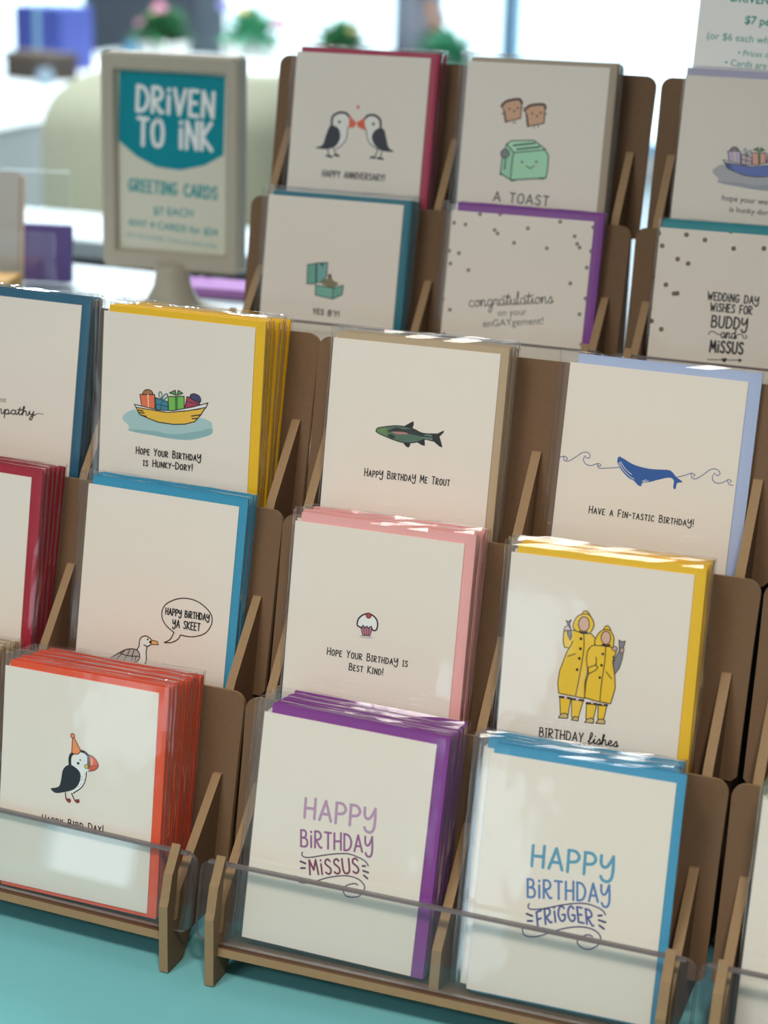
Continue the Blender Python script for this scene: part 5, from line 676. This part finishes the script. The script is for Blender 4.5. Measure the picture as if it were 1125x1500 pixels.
# person in a grey coat standing by the window
def skin_figure(name, verts, edges, parent, m, root=0, sub=2):
    me = bpy.data.meshes.new(name); me.from_pydata([v[:3] for v in verts], edges, []); o = link(name, me, parent, [m])
    md = o.modifiers.new('skin', 'SKIN'); md.use_smooth_shade = True
    for i, v in enumerate(verts):
        sk = me.skin_vertices[0].data[i]; r = v[3]; sk.radius = r if isinstance(r, tuple) else (r, r); sk.use_root = (i == root)
    s = o.modifiers.new('sub', 'SUBSURF'); s.levels = sub; s.render_levels = sub
    return o
pr = empty('person', 'person in a grey coat with dark trousers standing by the shop window', 'person'); pr.location = (-2.72, 8.2, 0); pr.rotation_euler = (0, 0, 1.85)
M_SKIN = mat('skin_tone', (206, 160, 136), 0.6); M_COAT = mat('grey_wool', (150, 152, 164), 0.9); M_TROU = mat('navy_cloth', (40, 46, 66), 0.9); M_HAIR = mat('dark_brown_hair', (50, 38, 32), 0.6); M_SHOE = mat('black_leather', (24, 24, 26), 0.4)
vb = [(0, 0, 0.93, 0.13), (0, 0, 1.10, (0.125, 0.10)), (0, 0, 1.28, (0.15, 0.11)), (0, 0, 1.42, (0.09, 0.08)), (0, -0.005, 1.50, 0.052), (0, -0.01, 1.58, (0.072, 0.085)), (0, -0.005, 1.67, (0.075, 0.09)),
      (-0.18, 0, 1.40, 0.055), (-0.24, 0.01, 1.12, 0.045), (-0.24, -0.06, 0.88, 0.032), (-0.24, -0.08, 0.81, 0.028), (0.18, 0, 1.40, 0.055), (0.24, 0.01, 1.12, 0.045), (0.24, -0.06, 0.88, 0.032), (0.24, -0.08, 0.81, 0.028),
      (-0.09, 0, 0.84, 0.09), (-0.10, -0.01, 0.50, 0.06), (-0.10, 0.02, 0.10, 0.04), (-0.10, -0.12, 0.04, 0.035), (0.09, 0, 0.84, 0.09), (0.10, -0.01, 0.50, 0.06), (0.10, 0.02, 0.10, 0.04), (0.10, -0.12, 0.04, 0.035)]
eb = [(0, 1), (1, 2), (2, 3), (3, 4), (4, 5), (5, 6), (3, 7), (7, 8), (8, 9), (9, 10), (3, 11), (11, 12), (12, 13), (13, 14), (0, 15), (15, 16), (16, 17), (17, 18), (0, 19), (19, 20), (20, 21), (21, 22)]
for sx, wr in ((-1, 10), (1, 14)):
    for dx, L in ((-0.024, 0.075), (-0.008, 0.09), (0.008, 0.085), (0.022, 0.068)):
        n = len(vb); x, y, z, _ = vb[wr]; vb.append((x, y + dx, z - 0.05, 0.009)); vb.append((x - sx * 0.012, y + dx * 1.1, z - 0.05 - L * 0.6, 0.008)); eb += [(wr, n), (n, n + 1)]
    n = len(vb); vb.append((vb[wr][0], vb[wr][1] - 0.045, vb[wr][2] - 0.03, 0.010)); eb.append((wr, n))
body = skin_figure('body', vb, eb, pr, M_SKIN)
bm = bmesh.new()
for x, y, z, r in ((-0.032, -0.088, 1.635, 0.010), (0.032, -0.088, 1.635, 0.010)): bmesh.ops.create_icosphere(bm, subdivisions=2, radius=r, matrix=Matrix.Translation((x, y, z)))
link('eyes', mesh_from(bm, 'eyes', True), pr, [M_SHOE])
bm = bmesh.new(); bmesh.ops.create_uvsphere(bm, u_segments=24, v_segments=16, radius=0.1, matrix=Matrix.Translation((0, 0.012, 1.66)) @ Matrix.Diagonal((0.92, 1.05, 1.1, 1)))
bmesh.ops.delete(bm, geom=[v for v in bm.verts if v.co.z < 1.655 and v.co.y < 0.01], context='VERTS'); link('hair', mesh_from(bm, 'hair', True), pr, [M_HAIR])
bm = bmesh.new(); add_lathe(bm, [(0.200, 0.62), (0.185, 0.80), (0.165, 1.0), (0.165, 1.15), (0.185, 1.32), (0.16, 1.42), (0.075, 1.47)], 28)
for v in bm.verts: v.co.y *= 0.62
link('coat', mesh_from(bm, 'coat', True), pr, [M_COAT])
for sx in (-1, 1):
    skin_figure('coat_sleeve', [(sx * 0.15, 0, 1.41, 0.07), (sx * 0.19, 0, 1.37, 0.07), (sx * 0.24, 0.01, 1.12, 0.058), (sx * 0.24, -0.055, 0.89, 0.046)], [(0, 1), (1, 2), (2, 3)], pr, M_COAT)
    skin_figure('trouser_leg', [(sx * 0.09, 0, 0.88, 0.10), (sx * 0.10, -0.01, 0.50, 0.075), (sx * 0.10, 0.02, 0.12, 0.06)], [(0, 1), (1, 2)], pr, M_TROU)
    skin_figure('shoe', [(sx * 0.10, 0.03, 0.05, 0.045), (sx * 0.10, -0.06, 0.045, 0.045), (sx * 0.10, -0.15, 0.035, 0.032)], [(0, 1), (1, 2)], pr, M_SHOE)
hb_ = empty('handbag', 'dark handbag held by the person in the grey coat', 'bag'); hb_.location = (-2.72, 8.2, 0); hb_.rotation_euler = (0, 0, 1.85)
rbox('bag_body', hb_, -0.36, -0.28, -0.14, -0.0, 0.48, 0.68, M_SHOE, 0.015)
bm = bmesh.new()
for k in range(13):
    a = math.pi * k / 12; bmesh.ops.create_icosphere(bm, subdivisions=1, radius=0.011, matrix=Matrix.Translation((-0.32, -0.07 + 0.05 * math.cos(a), 0.68 + 0.09 * math.sin(a))))
link('bag_handle', mesh_from(bm, 'bag_handle'), hb_, [M_SHOE])
